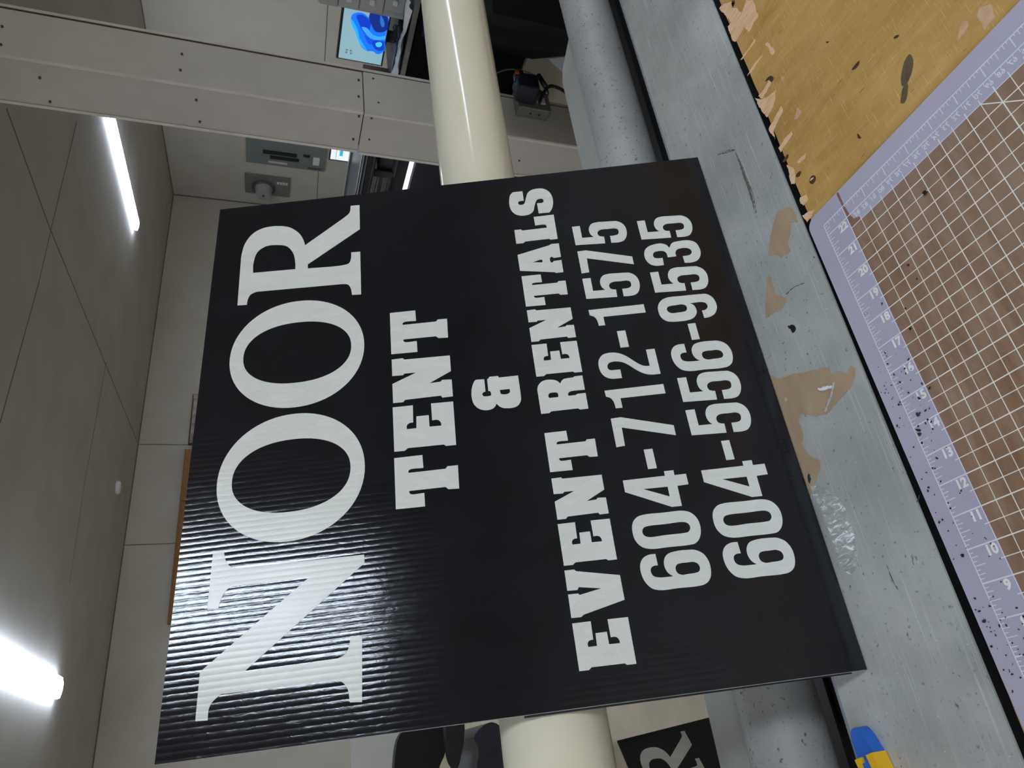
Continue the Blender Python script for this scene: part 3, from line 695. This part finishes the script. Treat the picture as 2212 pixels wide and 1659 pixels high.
f('blue_bar', 3.7965, 3.7973, 3.40, 3.66, .005, .03, emit('bar_blue', (60, 176, 214), .7))
f('menu_line', 3.7965, 3.7973, 3.10, 3.70, .052, .055, emit('line_green', (90, 150, 150), .4))
f('neck', 3.83, 3.86, 3.36, 3.42, -.62, .0, M['black']); 
f('stand_table', 3.75, 4.2, 3.0, 3.8, -.65, -.62, M['black'], .002)
for y in (3.02, 3.74):
    for x in (3.77, 4.14): f('leg', x, x + .04, y, y + .04, FL, -.6505, M['black'])

# ------------------------------------------------------------------ electrical boxes on the right wall
def wallbox(pxs, depth, name, label, cat, mat):
    P = [atp(x, y, P0b, nrw) for x, y in pxs]
    s = [(p - P0b).dot(wrd) for p in P]; z = [p.z for p in P]
    s0, s1, z0, z1 = min(s), max(s), min(z), max(z)
    root = empty(name, label, cat, tuple(P0b + wrd * ((s0 + s1) / 2) + Vector((0, 0, (z0 + z1) / 2))))
    B_ = Matrix((( wrd.x, 0, nrw.x, 0), (wrd.y, 0, nrw.y, 0), (0, 1, 0, 0), (0, 0, 0, 1)))
    def pb(nm, u0, u1, v0, v1, d0, d1, mt, bev=0, par=None):
        bm = bmesh.new(); bx(bm, u0, u1, v0, v1, d0, d1, B_, bev); return link(nm, bm, mt, par or root)
    return root, pb, (s1 - s0) / 2, (z1 - z0) / 2, B_
# u runs along the wall toward the viewer (right in an upright view), v up, depth off the wall
rt, pb, hw, hh, B_ = wallbox([(531, 300), (533, 346), (700, 363.5), (701, 317)], .05, 'breaker_panel', 'grey green electrical breaker panel with two rows of black breakers on the wall', 'breaker panel', M['panelgreen'])
pb('cover', -hw, hw, -hh, hh, .001, .03, M['panelgreen'], .003)
pb('breaker_row', -.02, .30, -.12, .30, .0305, .045, M['black'], .003) if False else None
pb('breaker_row', .00, .06, -.13, .29, .0305, .05, M['black'], .004)
pb('breaker_row', -.085, -.035, -.16, .20, .0305, .05, M['black'], .004)
pb('main_switch', .035, .07, -.29, -.21, .0305, .05, M['black'], .004)
pb('label_strip', -.02, -.002, -.06, .20, .0305, .033, M['label'])
pb('index_card', -.19, -.15, -.02, .22, .0305, .033, M['label'])
pb('index_card', -.12, .04, -.42, -.34, .0305, .033, M['white'])
pb('red_label', -.215, -.175, -.46, -.28, .0305, .033, simple('dark_red_label', (126, 88, 96), (90, 60, 70), .6, scale=60))
rt, pb, hw, hh, B_ = wallbox([(529, 375.6), (531, 412), (624.7, 421), (626.6, 384)], .05, 'meter_box', 'grey meter box with round pale dial below the breaker panel', 'meter', M['panelgrey'])
pb('cover', -hw, hw, -hh, hh, .001, .03, M['panelgrey'], .003)
bm = bmesh.new(); cyl(bm, B_ @ Vector((-.04, .05, .03)), B_ @ Vector((-.04, .05, .05)), .155, 32); link('collar', bm, simple('dark_ring', (90, 90, 88)), rt, True)
bm = bmesh.new(); cyl(bm, B_ @ Vector((-.04, .05, .0505)), B_ @ Vector((-.04, .05, .17)), .115, 32, .10)
dl = link('meter_glass', bm, simple('pale_meter_dome', (176, 172, 174), (160, 156, 158), .3), rt)
bm = bmesh.new(); cyl(bm, B_ @ Vector((-.04, .05, .1705)), B_ @ Vector((-.04, .05, .175)), .016, 14); link('dial_hub', bm, M['black'], dl)
lb = pb('warning_label', .07, .12, -.26, -.12, .0305, .033, M['white'])
pb('red_mark', .075, .115, -.24, -.23, .0335, .035, M['orange']); pb('red_mark', .075, .115, -.16, -.15, .0335, .035, M['orange']); pb('red_mark', .09, .10, -.23, -.16, .0335, .035, M['orange'])

# ------------------------------------------------------------------ office chair behind the sign
oc = empty('office_chair', 'black office chair with rounded backrest behind the lower left corner of the big sign', 'chair', (-.60, 3.16, FL)); c = oc.location
def outline_prism(nm, pts, Y, th, mat, par, bev=0):
    P = [aty(x, y, Y) for x, y in pts]; L = smooth_loop([(p.x - c.x, p.z - c.z, True) for p in P], 5)
    bm = bmesh.new(); poly_prism(bm, [L], lambda x, y, h: Vector((x, Y - c.y + h, y)), 0, th)
    return link(nm, bm, mat, par)
outline_prism('backrest', [(853, 1640), (862, 1592), (880, 1572), (930, 1560), (962, 1563), (964, 1610), (960, 1632), (950, 1655), (944, 1700), (935, 1760), (900, 1795), (868, 1780), (853, 1720)], 2.9, .06, M['fabric'], oc)
outline_prism('armrest', [(966, 1560), (1000, 1555), (1003, 1590), (998, 1625), (986, 1662), (975, 1650), (967, 1620)], 2.8, .05, M['rubber'], oc)
outline_prism('seat', [(1024, 1592), (1060, 1560), (1090, 1580), (1095, 1700), (1070, 1790), (1035, 1760), (1030, 1660), (1034, 1620)], 2.75, .42, M['navy'], oc)
bm = bmesh.new(); cyl(bm, (-.0, .0, .06), (0, 0, .44), .028, 16); link('gas_column', bm, M['black'], oc, True)
bm = bmesh.new(); tube(bm, spline([(0, 0, .44), (0, -.1, .43), (0, -.19, .48), (0, -.195, .75)], 6), .016, 8); link('back_bar', bm, M['black'], oc, True)
bm = bmesh.new()
for k in range(5):
    an = k * 2 * math.pi / 5 + .3; cyl(bm, (0, 0, .09), (.27 * math.cos(an), .27 * math.sin(an), .065), .02, 10, .013)
link('star_base', bm, M['black'], oc)
for k in range(5):
    an = k * 2 * math.pi / 5 + .3; x, y = .27 * math.cos(an), .27 * math.sin(an)
    bm = bmesh.new(); cyl(bm, (x - .02 * math.sin(an), y + .02 * math.cos(an), .03), (x + .02 * math.sin(an), y - .02 * math.cos(an), .03), .03, 16); link('caster', bm, M['rubber'], oc, True)
# white board leaning/standing on the far wall behind the chair is the lower wall run (trim_1)

# ------------------------------------------------------------------ second sign leaning on the floor
psi, beta = R(34.496), R(7.11)
tX = Vector((math.cos(psi), math.sin(psi), 0)); nn = Vector((-math.sin(psi), math.cos(psi), 0))
tU = Vector((0, 0, math.cos(beta))) + nn * math.sin(beta); tZ = tX.cross(tU)
c2 = ray(1333, 1600).normalized(); Pc = CAM + c2 * 1.84
org = Pc - tX * .592 - tU * .589
org.z = max(org.z, FL + .002)
s2 = empty('coroplast_sign', 'second black sign with only a white R showing, leaning near the floor behind the rollers', 'sign', tuple(org))
m4 = Matrix.Identity(4)
for i in range(3): m4[i][0] = tX[i]; m4[i][1] = tU[i]; m4[i][2] = tZ[i]; m4[i][3] = org[i]
s2.matrix_world = m4
build_sign(s2, ('title',), False, [(0, 0), (.603, 0), (.592, .589), (.003, .606)])
# low crate the second sign leans on
cb_ = org + tX * .30 + tU * .28 - tZ * .006
crt = empty('storage_box', 'white plastic storage box propping up the second black sign', 'box', (cb_.x, cb_.y, FL))
ang = psi
crt.rotation_euler = (0, 0, ang)
box('body', -.2, .2, .012, .26, .0, .27, M['white'], crt, .01); box('lid', -.21, .21, .0, .27, .2705, .285, M['white'], crt, .004)

# ------------------------------------------------------------------ laminator
lam = empty('roll_laminator', 'roll laminator with cream upper roller, grey lower roller and aluminium feed tray', 'laminator', (0.1, .25, FL)); c = lam.location
f = rel(lam)
LX0, LX1 = -1.05, 1.30
def roller(nm, y, z, r, mat):
    bm = bmesh.new(); seg = 96
    xs = [LX0 + .06 + (LX1 - LX0 - .12) * i / 40 for i in range(41)]; rings = []
    for x in xs: rings.append([bm.verts.new((x - c.x, y - c.y + r * math.cos(2 * math.pi * k / seg), z - c.z + r * math.sin(2 * math.pi * k / seg))) for k in range(seg)])
    for A_, B2 in zip(rings, rings[1:]):
        for k in range(seg): bm.faces.new((A_[k], A_[(k + 1) % seg], B2[(k + 1) % seg], B2[k]))
    bm.faces.new(rings[0]); bm.faces.new(rings[-1]); o = link(nm, bm, mat, lam, True)
    for p in o.data.polygons:
        if len(p.vertices) > 4: p.use_smooth = False
    return o
ur = roller('upper_roller', .297, .242, .0497, M['cream'])
ur['label'] = 'smooth cream silicone upper roller'
lr = roller('lower_roller', .3205, -.0212, .0425, M['greyroll'])
lr['label'] = 'speckled grey rubber lower roller'
for nm, y, z in (('roller_shaft', .297, .242), ('roller_shaft', .3205, -.0212)):
    bm = bmesh.new(); cyl(bm, (LX0 + .001 - c.x, y - c.y, z - c.z), (LX1 - .001 - c.x, y - c.y, z - c.z), .016, 20); link(nm, bm, M['steel'], lam, True)
for x0 in (LX0 - .10, LX1):
    f('side_housing', x0, x0 + .10, .06, .62, -.20, .40, M['navy'], .01)
tr = f('feed_tray', LX0 + .002, LX1 - .002, .048, .2035, -.0035, -.0015, M['tray'])
tr['label'] = 'scuffed bare aluminium feed tray'
bm = bmesh.new()
prof = [(.2036 + .0095 * math.sin(t), -.0110 + .0095 * math.cos(t)) for t in [i * math.pi / 2 / 8 for i in range(9)]] + [(.2131, -.06)]
for x in (LX0 + .002, LX1 - .002): pass
ra = [bm.verts.new((LX0 + .002 - c.x, y - c.y, z - c.z)) for y, z in prof]; rb = [bm.verts.new((LX1 - .002 - c.x, y - c.y, z - c.z)) for y, z in prof]
for i in range(len(prof) - 1): bm.faces.new((ra[i], ra[i + 1], rb[i + 1], rb[i]))
link('tray_lip', bm, M['traylip'], lam, True)
f('tray_support', LX0 + .002, LX1 - .002, .055, .200, -.03, -.0037, M['plyedge'])
f('front_panel', LX0, LX1, .0535, .075, -.28, -.0305, M['plyedge'])
f('inner_bed', LX0 + .002, LX1 - .002, .214, .27, -.16, -.10, M['void'])
# outfeed plate behind the lower roller with a clipped right corner
pl = [(LX0 + .01, .362), (.70, .362), (.735, .352), (.755, .362), (.725, .408), (.70, .4185), (LX0 + .01, .4255)]
pl = [(x, y) for x, y in pl if not (x == .735)]
bm = bmesh.new(); poly_prism(bm, [[(x - c.x, y - c.y) for x, y in pl]], lambda x, y, h: Vector((x, y, h - c.z)), -.003, 0.0); link('outfeed_plate', bm, M['plate'], lam)
f('cross_beam', LX0 + .002, LX1 - .002, .33, .40, -.20, -.10, M['black'], .004)
for x in (LX0 - .08, LX1 + .02):
    for y in (.09, .53): f('leg', x, x + .06, y, y + .06, FL, -.2005, M['black'])
# brown residue patches and marks on the tray
TZ = -.0015
def on_tray(nm, pts, mat, s, o, h=.0004, sm=False, parent=lam, base=TZ):
    P = [atz(o[0] + x / s, o[1] + y / s, base) for x, y in pts]
    cc = parent.location if parent else Vector((0, 0, 0))
    L = [(p.x - cc.x, p.y - cc.y) for p in P]
    if sm: L = smooth_loop([(a_, b2, True) for a_, b2 in L], 3)
    else:   # ragged torn edge
        L2 = []
        for i, (x, y) in enumerate(L):
            x2, y2 = L[(i + 1) % len(L)]
            n_ = max(2, int(math.hypot(x2 - x, y2 - y) / .0022)); nx, ny = -(y2 - y), (x2 - x); ln = math.hypot(nx, ny) or 1
            for k in range(n_):
                j = random.uniform(-.0007, .0007) if k else 0
                L2.append((x + (x2 - x) * k / n_ + nx / ln * j, y + (y2 - y) * k / n_ + ny / ln * j))
        L = L2
    bm = bmesh.new(); poly_prism(bm, [L], lambda x, y, h_: Vector((x, y, h_ - cc.z)), base + .00002, base + h)
    return link(nm, bm, mat, parent)
def P_(s): return [tuple(float(v) for v in t.split(',')) for t in s.split()]
K = (2.0738, (1500, 300))
for s in ('380,318 430,305 452,325 465,372 432,372 432,420 418,465 432,500 418,515 400,520 390,533 372,520 345,522 332,527 335,470 350,400 364,350',
          '330,615 345,617 347,650 360,665 362,697 385,703 412,715 410,735 385,765 345,785 320,803 318,740',
          '300,1040 328,1055 380,1072 440,1055 500,1045 545,1035 580,1020 603,1022 610,1052 655,1040 688,1048 700,1015 722,1028 722,1065 700,1110 670,1150 640,1180 615,1210 590,1235 540,1242 480,1232 468,1265 490,1335 480,1360 500,1395 520,1420 560,1440 565,1470 550,1520 520,1600 480,1600 400,1430 340,1210'):
    on_tray('residue_patch', P_(s), M['residue'], *K)
on_tray('pencil_mark', P_('106,68 182,50 184,52 108,71'), M['pencil'], *K, h=.0002)
on_tray('pencil_mark', P_('112,60 178,46 179,48 113,62'), M['pencil'], *K, h=.0002)
on_tray('pencil_mark', P_('184,60 205,100 228,160 248,205 262,250 272,300 280,325 272,335 268,300 258,250 246,208 226,163 203,103 182,62 184,64 205,104 228,164 249,209 265,252 275,300 276,328 274,332 271,325'), M['pencil'], *K, h=.0002)
on_tray('pencil_mark', P_('410,695 440,668 465,655 492,645 493,647 466,658 441,671 412,698'), M['pencil'], *K, h=.0002)
on_tray('glue_dot', P_('408,1160 416,1160 419,1170 413,1178 408,1172'), simple('dried_glue', (196, 184, 150), None, .4), *K, h=.001, sm=True)
K3 = (2.1855, (1700, 900))
on_tray('scratch_mark', P_('470,697 485,735 505,780 525,815 522,816 502,783 483,740'), M['pencil'], *K3, h=.0002)
on_tray('scratch_mark', P_('590,645 596,670 600,700 597,700 592,672'), M['pencil'], *K3, h=.0002)
# caustic glare off the sign, painted as white streaks on a thin tray patch
M['painted_glare'] = None
m, nt, b = newmat('painted_caustic_glare'); v = coords(nt, (1, 2.5, 1)); nz = tex_noise(nt, coords(nt, (1, .32, 1), rot=(0, 0, .1)), 190, 5, .62, 1.2); nt.links.new(ramp(nt, nz, [(.40, lin((160, 163, 158))), (.56, lin((186, 188, 184))), (.62, lin((252, 253, 252)))]), b.inputs['Base Color'])
b.inputs['Roughness'].default_value = .16; b.inputs['Metallic'].default_value = .0; bumpn(nt, b, nz, .7, .002); M['painted_glare'] = m
on_tray('painted_glare_patch', P_('110,330 150,325 215,360 262,400 290,470 318,560 330,640 322,720 300,760 262,720 235,640 200,540 165,440 130,380'), M['painted_glare'], *K3, h=.0005)
# loose scraps on the tray
def scrap(nm, pts, mat, label, cat, h=.0008, k=K, sm=False, base=TZ):
    o = on_tray(nm, pts, mat, *k, h=h, sm=sm, parent=None, base=base); tag(o, label, cat); return o
scrap('vinyl_scrap', P_('421,836 428,838 436,832 448,836 455,850 450,864 443,869 437,862 434,852 424,848'), M['vinylblack'], 'black heart shaped vinyl scrap on the aluminium tray', 'scrap', sm=True)
scrap('foam_scrap', P_('561,1116 617,1105 622,1112 617,1119 566,1128 560,1122'), M['white'], 'short white strip lying on the largest brown residue patch', 'scrap', h=.002)
scrap('plastic_thread', P_('625,1091 628,1092 617,1150 589,1224 586,1223 613,1149'), M['clear'], 'long pale clear plastic thread beside the white strip on the tray', 'thread', h=.001, base=TZ + .0006)
scrap('vinyl_scrap', P_('512,1500 518,1503 523,1525 518,1542 512,1530 509,1512'), M['vinylblue'], 'tiny dark blue vinyl sliver on the tray beside the sign foot', 'scrap', base=TZ + .0006)

# ------------------------------------------------------------------ utility knife
ta = atz(1858, 1572, .004); tb_ = atz(1901, 1665, .004); dk_ = (tb_ - ta).normalized()
kn = empty('utility_knife', 'yellow and blue snap off utility knife at the tray corner', 'knife', (ta.x, ta.y, TZ + .0005))
kn.rotation_euler = (0, 0, math.atan2(dk_.y, dk_.x))
def kprism(nm, pts, z0, z1, mat, sm=False, bev=0):
    L = smooth_loop([(a_, b2, True) for a_, b2 in pts], 4) if sm else pts
    bm = bmesh.new(); poly_prism(bm, [L], lambda x, y, h: Vector((x, y, h)), z0, z1)
    return link(nm, bm, mat, kn)
kprism('nose_cap', [(0, -.003), (.006, -.0075), (.018, -.0100), (.026, -.0100), (.026, .0095), (.018, .0095), (.006, .007), (0, .003)], 0, .0125, M['blue'], True)
kprism('body_rail', [(.0215, .0035), (.150, .0035), (.150, .0115), (.0215, .0115)], .0005, .0155, M['yellow'])
kprism('body_rail', [(.0215, -.0115), (.150, -.0115), (.150, -.0035), (.0215, -.0035)], .0005, .0155, M['yellow'])
kprism('slider', [(.0262, -.0034)] + [(.026 + .0035 * i, -.0034 - (.0 if i % 2 else .0)) for i in range(1, 7)] + [(.052, -.0034), (.052, .0034), (.0262, .0034)], .003, .0165, M['blue'])
kprism('blade', [(.0525, -.0033), (.150, -.0033), (.150, .0033), (.0525, .0033)], .004, .0048, M['steel'])

# ------------------------------------------------------------------ work table with plywood top
PT = -.0028
wt = empty('work_table', 'heavily worn varnished plywood work table in front of the laminator', 'table', (0, -.55, FL)); c = wt.location
bm = bmesh.new(); edge = []
n_ = 300
for i in range(n_ + 1):
    x = -1.3 + 2.9 * i / n_
    edge.append((x - c.x, .0392 - c.y - max(0, noise.noise(Vector((x * 55, 1, 0)))) * .0022 - abs(noise.noise(Vector((x * 9, 4, 0)))) * .001))
outp = [(-1.3 - c.x, -1.25 - c.y), (1.6 - c.x, -1.25 - c.y)] + edge[::-1]
poly_prism(bm, [outp], lambda x, y, h: Vector((x, y, h - c.z)), PT - .004, PT)
link('plywood_top', bm, M['ply'], wt)
f = rel(wt)
f('core_board', -1.3, 1.6, -1.25, .0355, PT - .03, PT - .0041, M['plyedge'])
for x in (-1.25, 1.49):
    for y in (-1.2, -.06): f('leg', x, x + .07, y, y + .07, FL, PT - .0305, M['brownwood'])
for x0, x1, y0, y1 in ((-1.17, 1.48, -.045, -.02), (-1.17, 1.48, -1.18, -1.15)): f('apron', x0, x1, y0, y1, -.13, PT - .0305, M['brownwood'])
KA = (3.318, (1450, 0)); KB = (3.318, (1700, 0))
def tabl(nm, s, mat, k, sm=False, h=.00035):
    return on_tray(nm, P_(s), mat, *k, h=h, sm=sm, parent=wt, base=PT)
for s in ('345,60 380,25 430,10 455,20 430,60 470,55 500,95 520,60 540,0 585,0 605,60 625,120 590,170 560,230 545,215 530,195 500,240 460,300 440,290 405,190 430,160',
          '495,430 560,340 600,280 606,292 560,360 515,420', '545,545 600,450 655,395 640,420 585,505', '690,300 735,345 742,378 722,395 705,350 672,315', '625,690 665,640 700,575 722,588 690,645 655,705',
          '600,700 640,715 700,690 748,648 745,715 720,790 690,840 650,800', '700,925 745,840 790,760 800,800 770,860 735,930 745,1000', '770,1060 810,1000 862,940 870,962 825,1030 785,1092',
          '905,1160 935,1125 966,1100 960,1138 920,1172', '830,1180 880,1210 890,1250 885,1320 862,1320', '925,1415 970,1398 982,1432 948,1475 925,1450', '940,1545 980,1520 1025,1505 1005,1560 975,1592'):
    tabl('bare_patch', s, M['chip'], KA)
tabl('bare_patch', '880,862 895,810 905,770 930,795 935,812 915,845', M['chip2'], KA)
tabl('bare_patch', '780,535 810,545 815,560 795,580', M['chip2'], KA)
tabl('bare_patch', '1225,300 1232,240 1245,180 1262,145 1290,150 1303,178 1288,215 1250,262', M['chip2'], KB)
tabl('bare_patch', '1362,112 1378,70 1420,45 1468,35 1478,75 1490,130 1460,160 1425,225 1405,180', M['chip2'], KB)
tabl('stain', '880,388 905,430 900,500 880,560 858,602 828,618 818,560 828,500 848,430', M['stain'], KB, True)
tabl('stain', '862,598 868,640 845,735 818,740 820,690 832,630', M['stain'], KB, True)
for s in ('765,275 780,255 805,252 790,272', '465,502 480,475 520,435 515,462 495,490', '505,958 520,970 532,990 512,992', '800,1160 835,1105 840,1122 815,1160', '280,300 303,298 290,310'):
    tabl('stain', s, M['knot'], KA if s[:3] == '800' else KB, True)
for s in ('675,585 690,560 715,543 735,560 720,590 700,572', '893,1268 905,1240 930,1228 920,1262', '435,10 455,5 455,30 440,50'):
    tabl('stain', s, M['knot'], KA, True)
p = atz(1450 + 1015 / 3.318, 1288 / 3.318, PT); bm = bmesh.new(); cyl(bm, (p.x - c.x, p.y - c.y, PT + .00005 - c.z), (p.x - c.x, p.y - c.y, PT + .0005 - c.z), .0042, 14); link('nail_knot', bm, M['knot'], wt)
bm = bmesh.new(); cyl(bm, (p.x - c.x, p.y - c.y, PT + .0005 - c.z), (p.x - c.x + .001, p.y - c.y, PT + .0009 - c.z), .0022, 9); link('nail_head', bm, M['chip'], wt)

# ------------------------------------------------------------------ cutting mat (local x = +v inches, y = -t inches)
ma = .01521
cm = empty('cutting_mat', 'translucent lavender cutting mat with white inch grid overlapping the plywood edge', 'cutting mat', (0, 0, 0)); cm.rotation_euler = (0, 0, ma)
def mp_(v, t): return ((v - 21.5) * IN, -t * IN)
V0, V1, T0, T1 = -1.4, 23.18, -1.665, 34.6
rad = .42; outm = []
for (vc, tc, a0) in ((V1 - rad, T0 + rad, 0), (V1 - rad, T1 - rad, -90), (V0 + rad, T1 - rad, -180), (V0 + rad, T0 + rad, -270)):
    for k in range(7):
        an = R(a0 + 90 - k * 15); x, y = mp_(vc, tc); outm.append((x + rad * IN * math.cos(an), y + rad * IN * math.sin(an)))
bm = bmesh.new(); poly_prism(bm, [outm], lambda x, y, h: Vector((x, y, h)), PT + .0005, 0.0)
link('base_sheet', bm, M['mat'], cm)
def seg_rect(bm, v0, t0, v1, t1, w, z=.00012):
    x0, y0 = mp_(v0, t0); x1, y1 = mp_(v1, t1); d = Vector((x1 - x0, y1 - y0)); d.normalize(); n2 = Vector((-d.y, d.x)) * w * IN / 2
    vs = [bm.verts.new((x, y, z)) for x, y in ((x0 + n2.x, y0 + n2.y), (x0 - n2.x, y0 - n2.y), (x1 - n2.x, y1 - n2.y), (x1 + n2.x, y1 + n2.y))]
    bm.faces.new(vs)
bm = bmesh.new()
k = 0
for i in range(0, 44):
    v = 21.0 - .5 * i
    if v < 0: break
    seg_rect(bm, v, -.13 if v % 1 else 0, v, 33, .026 if v % 1 else .036, .00012)
for i in range(1, 67):
    t = .5 * i; seg_rect(bm, 21.5 + .17, t, 0, t, .036 if t % 1 == 0 and int(t) % 6 == 0 else (.030 if t % 1 == 0 else .024), .00014)
seg_rect(bm, 21.5, 5.5, 0, 27, .034, .00016); seg_rect(bm, 21.0, 0, 0, 21, .0, .0001) if False else None
link('grid_lines', bm, M['ink'], cm)
bm = bmesh.new()
seg_rect(bm, 22.5, 0, -.5, 0, .030, .00016); seg_rect(bm, 21.5, 0, 21.5, 33.6, .026, .00016)
seg_rect(bm, 22.5, -1, -.5, -1, .034, .00016); seg_rect(bm, 22.5, -1.015, 22.5, 33.6, .034, .00016); seg_rect(bm, 22, -1, 22, 33.6, .034, .00018)
for i in range(0, 23): seg_rect(bm, i, -1, i, 0, .040, .0002)
for i in range(0, 23 * 8):
    v = 22.5 - (i + 1) / 8
    if v < 0 or (v * 8) % 8 == 0: continue
    k = int(round(v * 8)) % 8; L = .36 if k == 4 else (.24 if k % 2 == 0 else .14)
    seg_rect(bm, v, -1, v, -1 + L, .024, .0002)
for i in range(1, 33 * 8):
    t = -1 + i / 8; k = i % 8; L = .40 if k == 0 else (.27 if k == 4 else (.17 if k % 2 == 0 else .09))
    if abs(t) < 1e-6: continue
    seg_rect(bm, 22.5, t, 22.5 - L, t, .028 if k == 0 else .020, .0002)
for i in range(0, 160):
    t = .328 + .19685 * i
    if t > 33.4: break
    seg_rect(bm, 22, t, 22 - (.15 if i % 2 == 0 else .09), t, .018, .00022)
link('ruler_scale', bm, M['inkpale'], cm)
def text_mesh(txt, size, bold, M4, mat, nm, parent):
    cu = bpy.data.curves.new('t', 'FONT'); cu.body = txt; cu.size = size; cu.offset = bold; cu.resolution_u = 3; cu.align_x = 'CENTER'; cu.align_y = 'CENTER'
    o = bpy.data.objects.new('t', cu); COL.objects.link(o)
    dg = bpy.context.evaluated_depsgraph_get(); me = bpy.data.meshes.new_from_object(o.evaluated_get(dg))
    bpy.data.objects.remove(o); bpy.data.curves.remove(cu)
    me.transform(M4); me.materials.clear(); me.materials.append(mat); me.name = nm
    o2 = bpy.data.objects.new(nm, me); COL.objects.link(o2); o2.parent = parent; return o2
def frame2(v, t, ax, ay, z=.0003):
    x, y = mp_(v, t); m_ = Matrix.Identity(4)
    m_[0][0], m_[1][0] = ax; m_[0][1], m_[1][1] = ay; m_[0][3], m_[1][3], m_[2][3] = x, y, z; return m_
for n2 in range(1, 23):
    text_mesh(str(n2), .40 * IN, .00045, frame2(n2 - .21, -.27, (0, -1), (1, 0)), M['ink'], 'inch_number', cm)
for i in range(0, 34):
    num = 83 - i; t = .328 + .3937 * i
    text_mesh(str(num), .25 * IN, .00008, frame2(21.80, t + .13, (0, 1), (1, 0)), M['inkpale'], 'centimetre_number', cm)
# brown wood showing through the split beside the corner
for s in ([(23.14, .03), (23.13, .13), (22.5, .12), (22.02, .16), (21.75, .24), (21.62, .5), (21.53, .45), (21.52, .02), (22.0, .02)],):
    bm = bmesh.new(); poly_prism(bm, [[mp_(*p) for p in s]], lambda x, y, h: Vector((x, y, h)), .00002, .00008); link('clear_strip', bm, M['matstain'], cm)
# crumbs
bm = bmesh.new()
def crumb(v, t, r_):
    x, y = mp_(v, t)
    ret = bmesh.ops.create_icosphere(bm, subdivisions=1, radius=r_, matrix=Matrix.Translation((x, y, r_ * .45 + .0002)) @ Matrix.Rotation(random.random() * 6, 4, 'Z') @ Matrix.Diagonal((random.uniform(.7, 1.7), random.uniform(.6, 1.1), .55, 1)))
    for v_ in ret['verts']: v_.co += Vector([random.uniform(-.25, .25) * r_ for _ in range(3)])
for (v, t, r_) in [(16.05, -.12, .0011), (15.1, -.05, .0012), (14.3, -.62, .0018), (13.85, -.85, .0017), (13.72, -.86, .0020), (14.75, -.35, .0012), (15.55, -.75, .0010), (12.1, -1.35, .0010), (11.05, -1.35, .0011), (9.9, -1.2, .0014), (8.05, -1.42, .0016),
                   (16.9, .4, .0010), (17.6, .55, .001), (18.8, 1.3, .0011), (18.2, 1.35, .0009), (20.45, 2.9, .0022), (20.5, 2.85, .0014), (14.85, .12, .0012)]:
    crumb(v, t, r_)
for i in range(150):
    v = random.choice([random.gauss(14.6, 1.2), random.uniform(6, 18.5), random.gauss(7.5, .9)]); t = random.uniform(-1.58, -.12)
    if v > 18.6: continue
    crumb(v, t, random.choice([.0004, .0005, .0006, .0008, .0009]))
cr_ = link('vinyl_crumbs', bm, M['crumb'], None)
cr_.rotation_euler = (0, 0, ma)
tag(cr_, 'tiny black vinyl crumbs scattered along the ruler edge of the cutting mat', 'crumbs', None, 'stuff')
# blue thread over the gap
bm = bmesh.new(); tube(bm, spline([atz(1980, 1084, .001), atz(1984, 1078, .002), atz(1986, 1070, .0025)], 6), .0004, 6)
tag(link('blue_thread', bm, M['vinylblue'], None, True), 'short blue thread bridging the dark gap between tray and mat', 'thread')

# ------------------------------------------------------------------ the main sign
O = Vector((-.3584, .1584, 0.0))
sX = Vector((1, -.00713, 0)).normalized(); sN = Vector((-sX.y, sX.x, 0)); le = R(18)
sU = Vector((0, 0, math.cos(le))) + sN * math.sin(le); sZ = sX.cross(sU)
m4 = Matrix.Identity(4)
for i in range(3): m4[i][0] = sX[i]; m4[i][1] = sU[i]; m4[i][2] = sZ[i]; m4[i][3] = O[i]
sg = empty('coroplast_sign', 'large black corrugated sign reading NOOR TENT & EVENT RENTALS leaning on the cream roller', 'sign', tuple(O))
sg.matrix_world = m4
build_sign(sg, ('title', 'tent', 'amp', 'event', 'phone1', 'phone2'), True, [(0, 0), (.603, 0), (.592, .589), (.003, .606)])
bm = bmesh.new(); poly_prism(bm, [[(-.0015, .012), (.6, .012), (.592, .30), (-.0008, .30)]], lambda x, y, h: Vector((x, y, h)), -.0085, -.0045); link('backing_sheet', bm, M['black'], sg)

# ------------------------------------------------------------------ world and output look
w = bpy.data.worlds.new('world'); sc.world = w; w.use_nodes = True
w.node_tree.nodes['Background'].inputs[0].default_value = (.55, .6, .7, 1); w.node_tree.nodes['Background'].inputs[1].default_value = .05
sc.view_settings.view_transform = 'Standard'; sc.view_settings.look = 'None'; sc.view_settings.exposure = 0.22
sc.cycles.use_denoising = True
sc.cycles.max_bounces = 7; sc.cycles.diffuse_bounces = 4; sc.cycles.use_adaptive_sampling = True; sc.cycles.adaptive_threshold = 0.02; sc.cycles.sample_clamp_indirect = 6
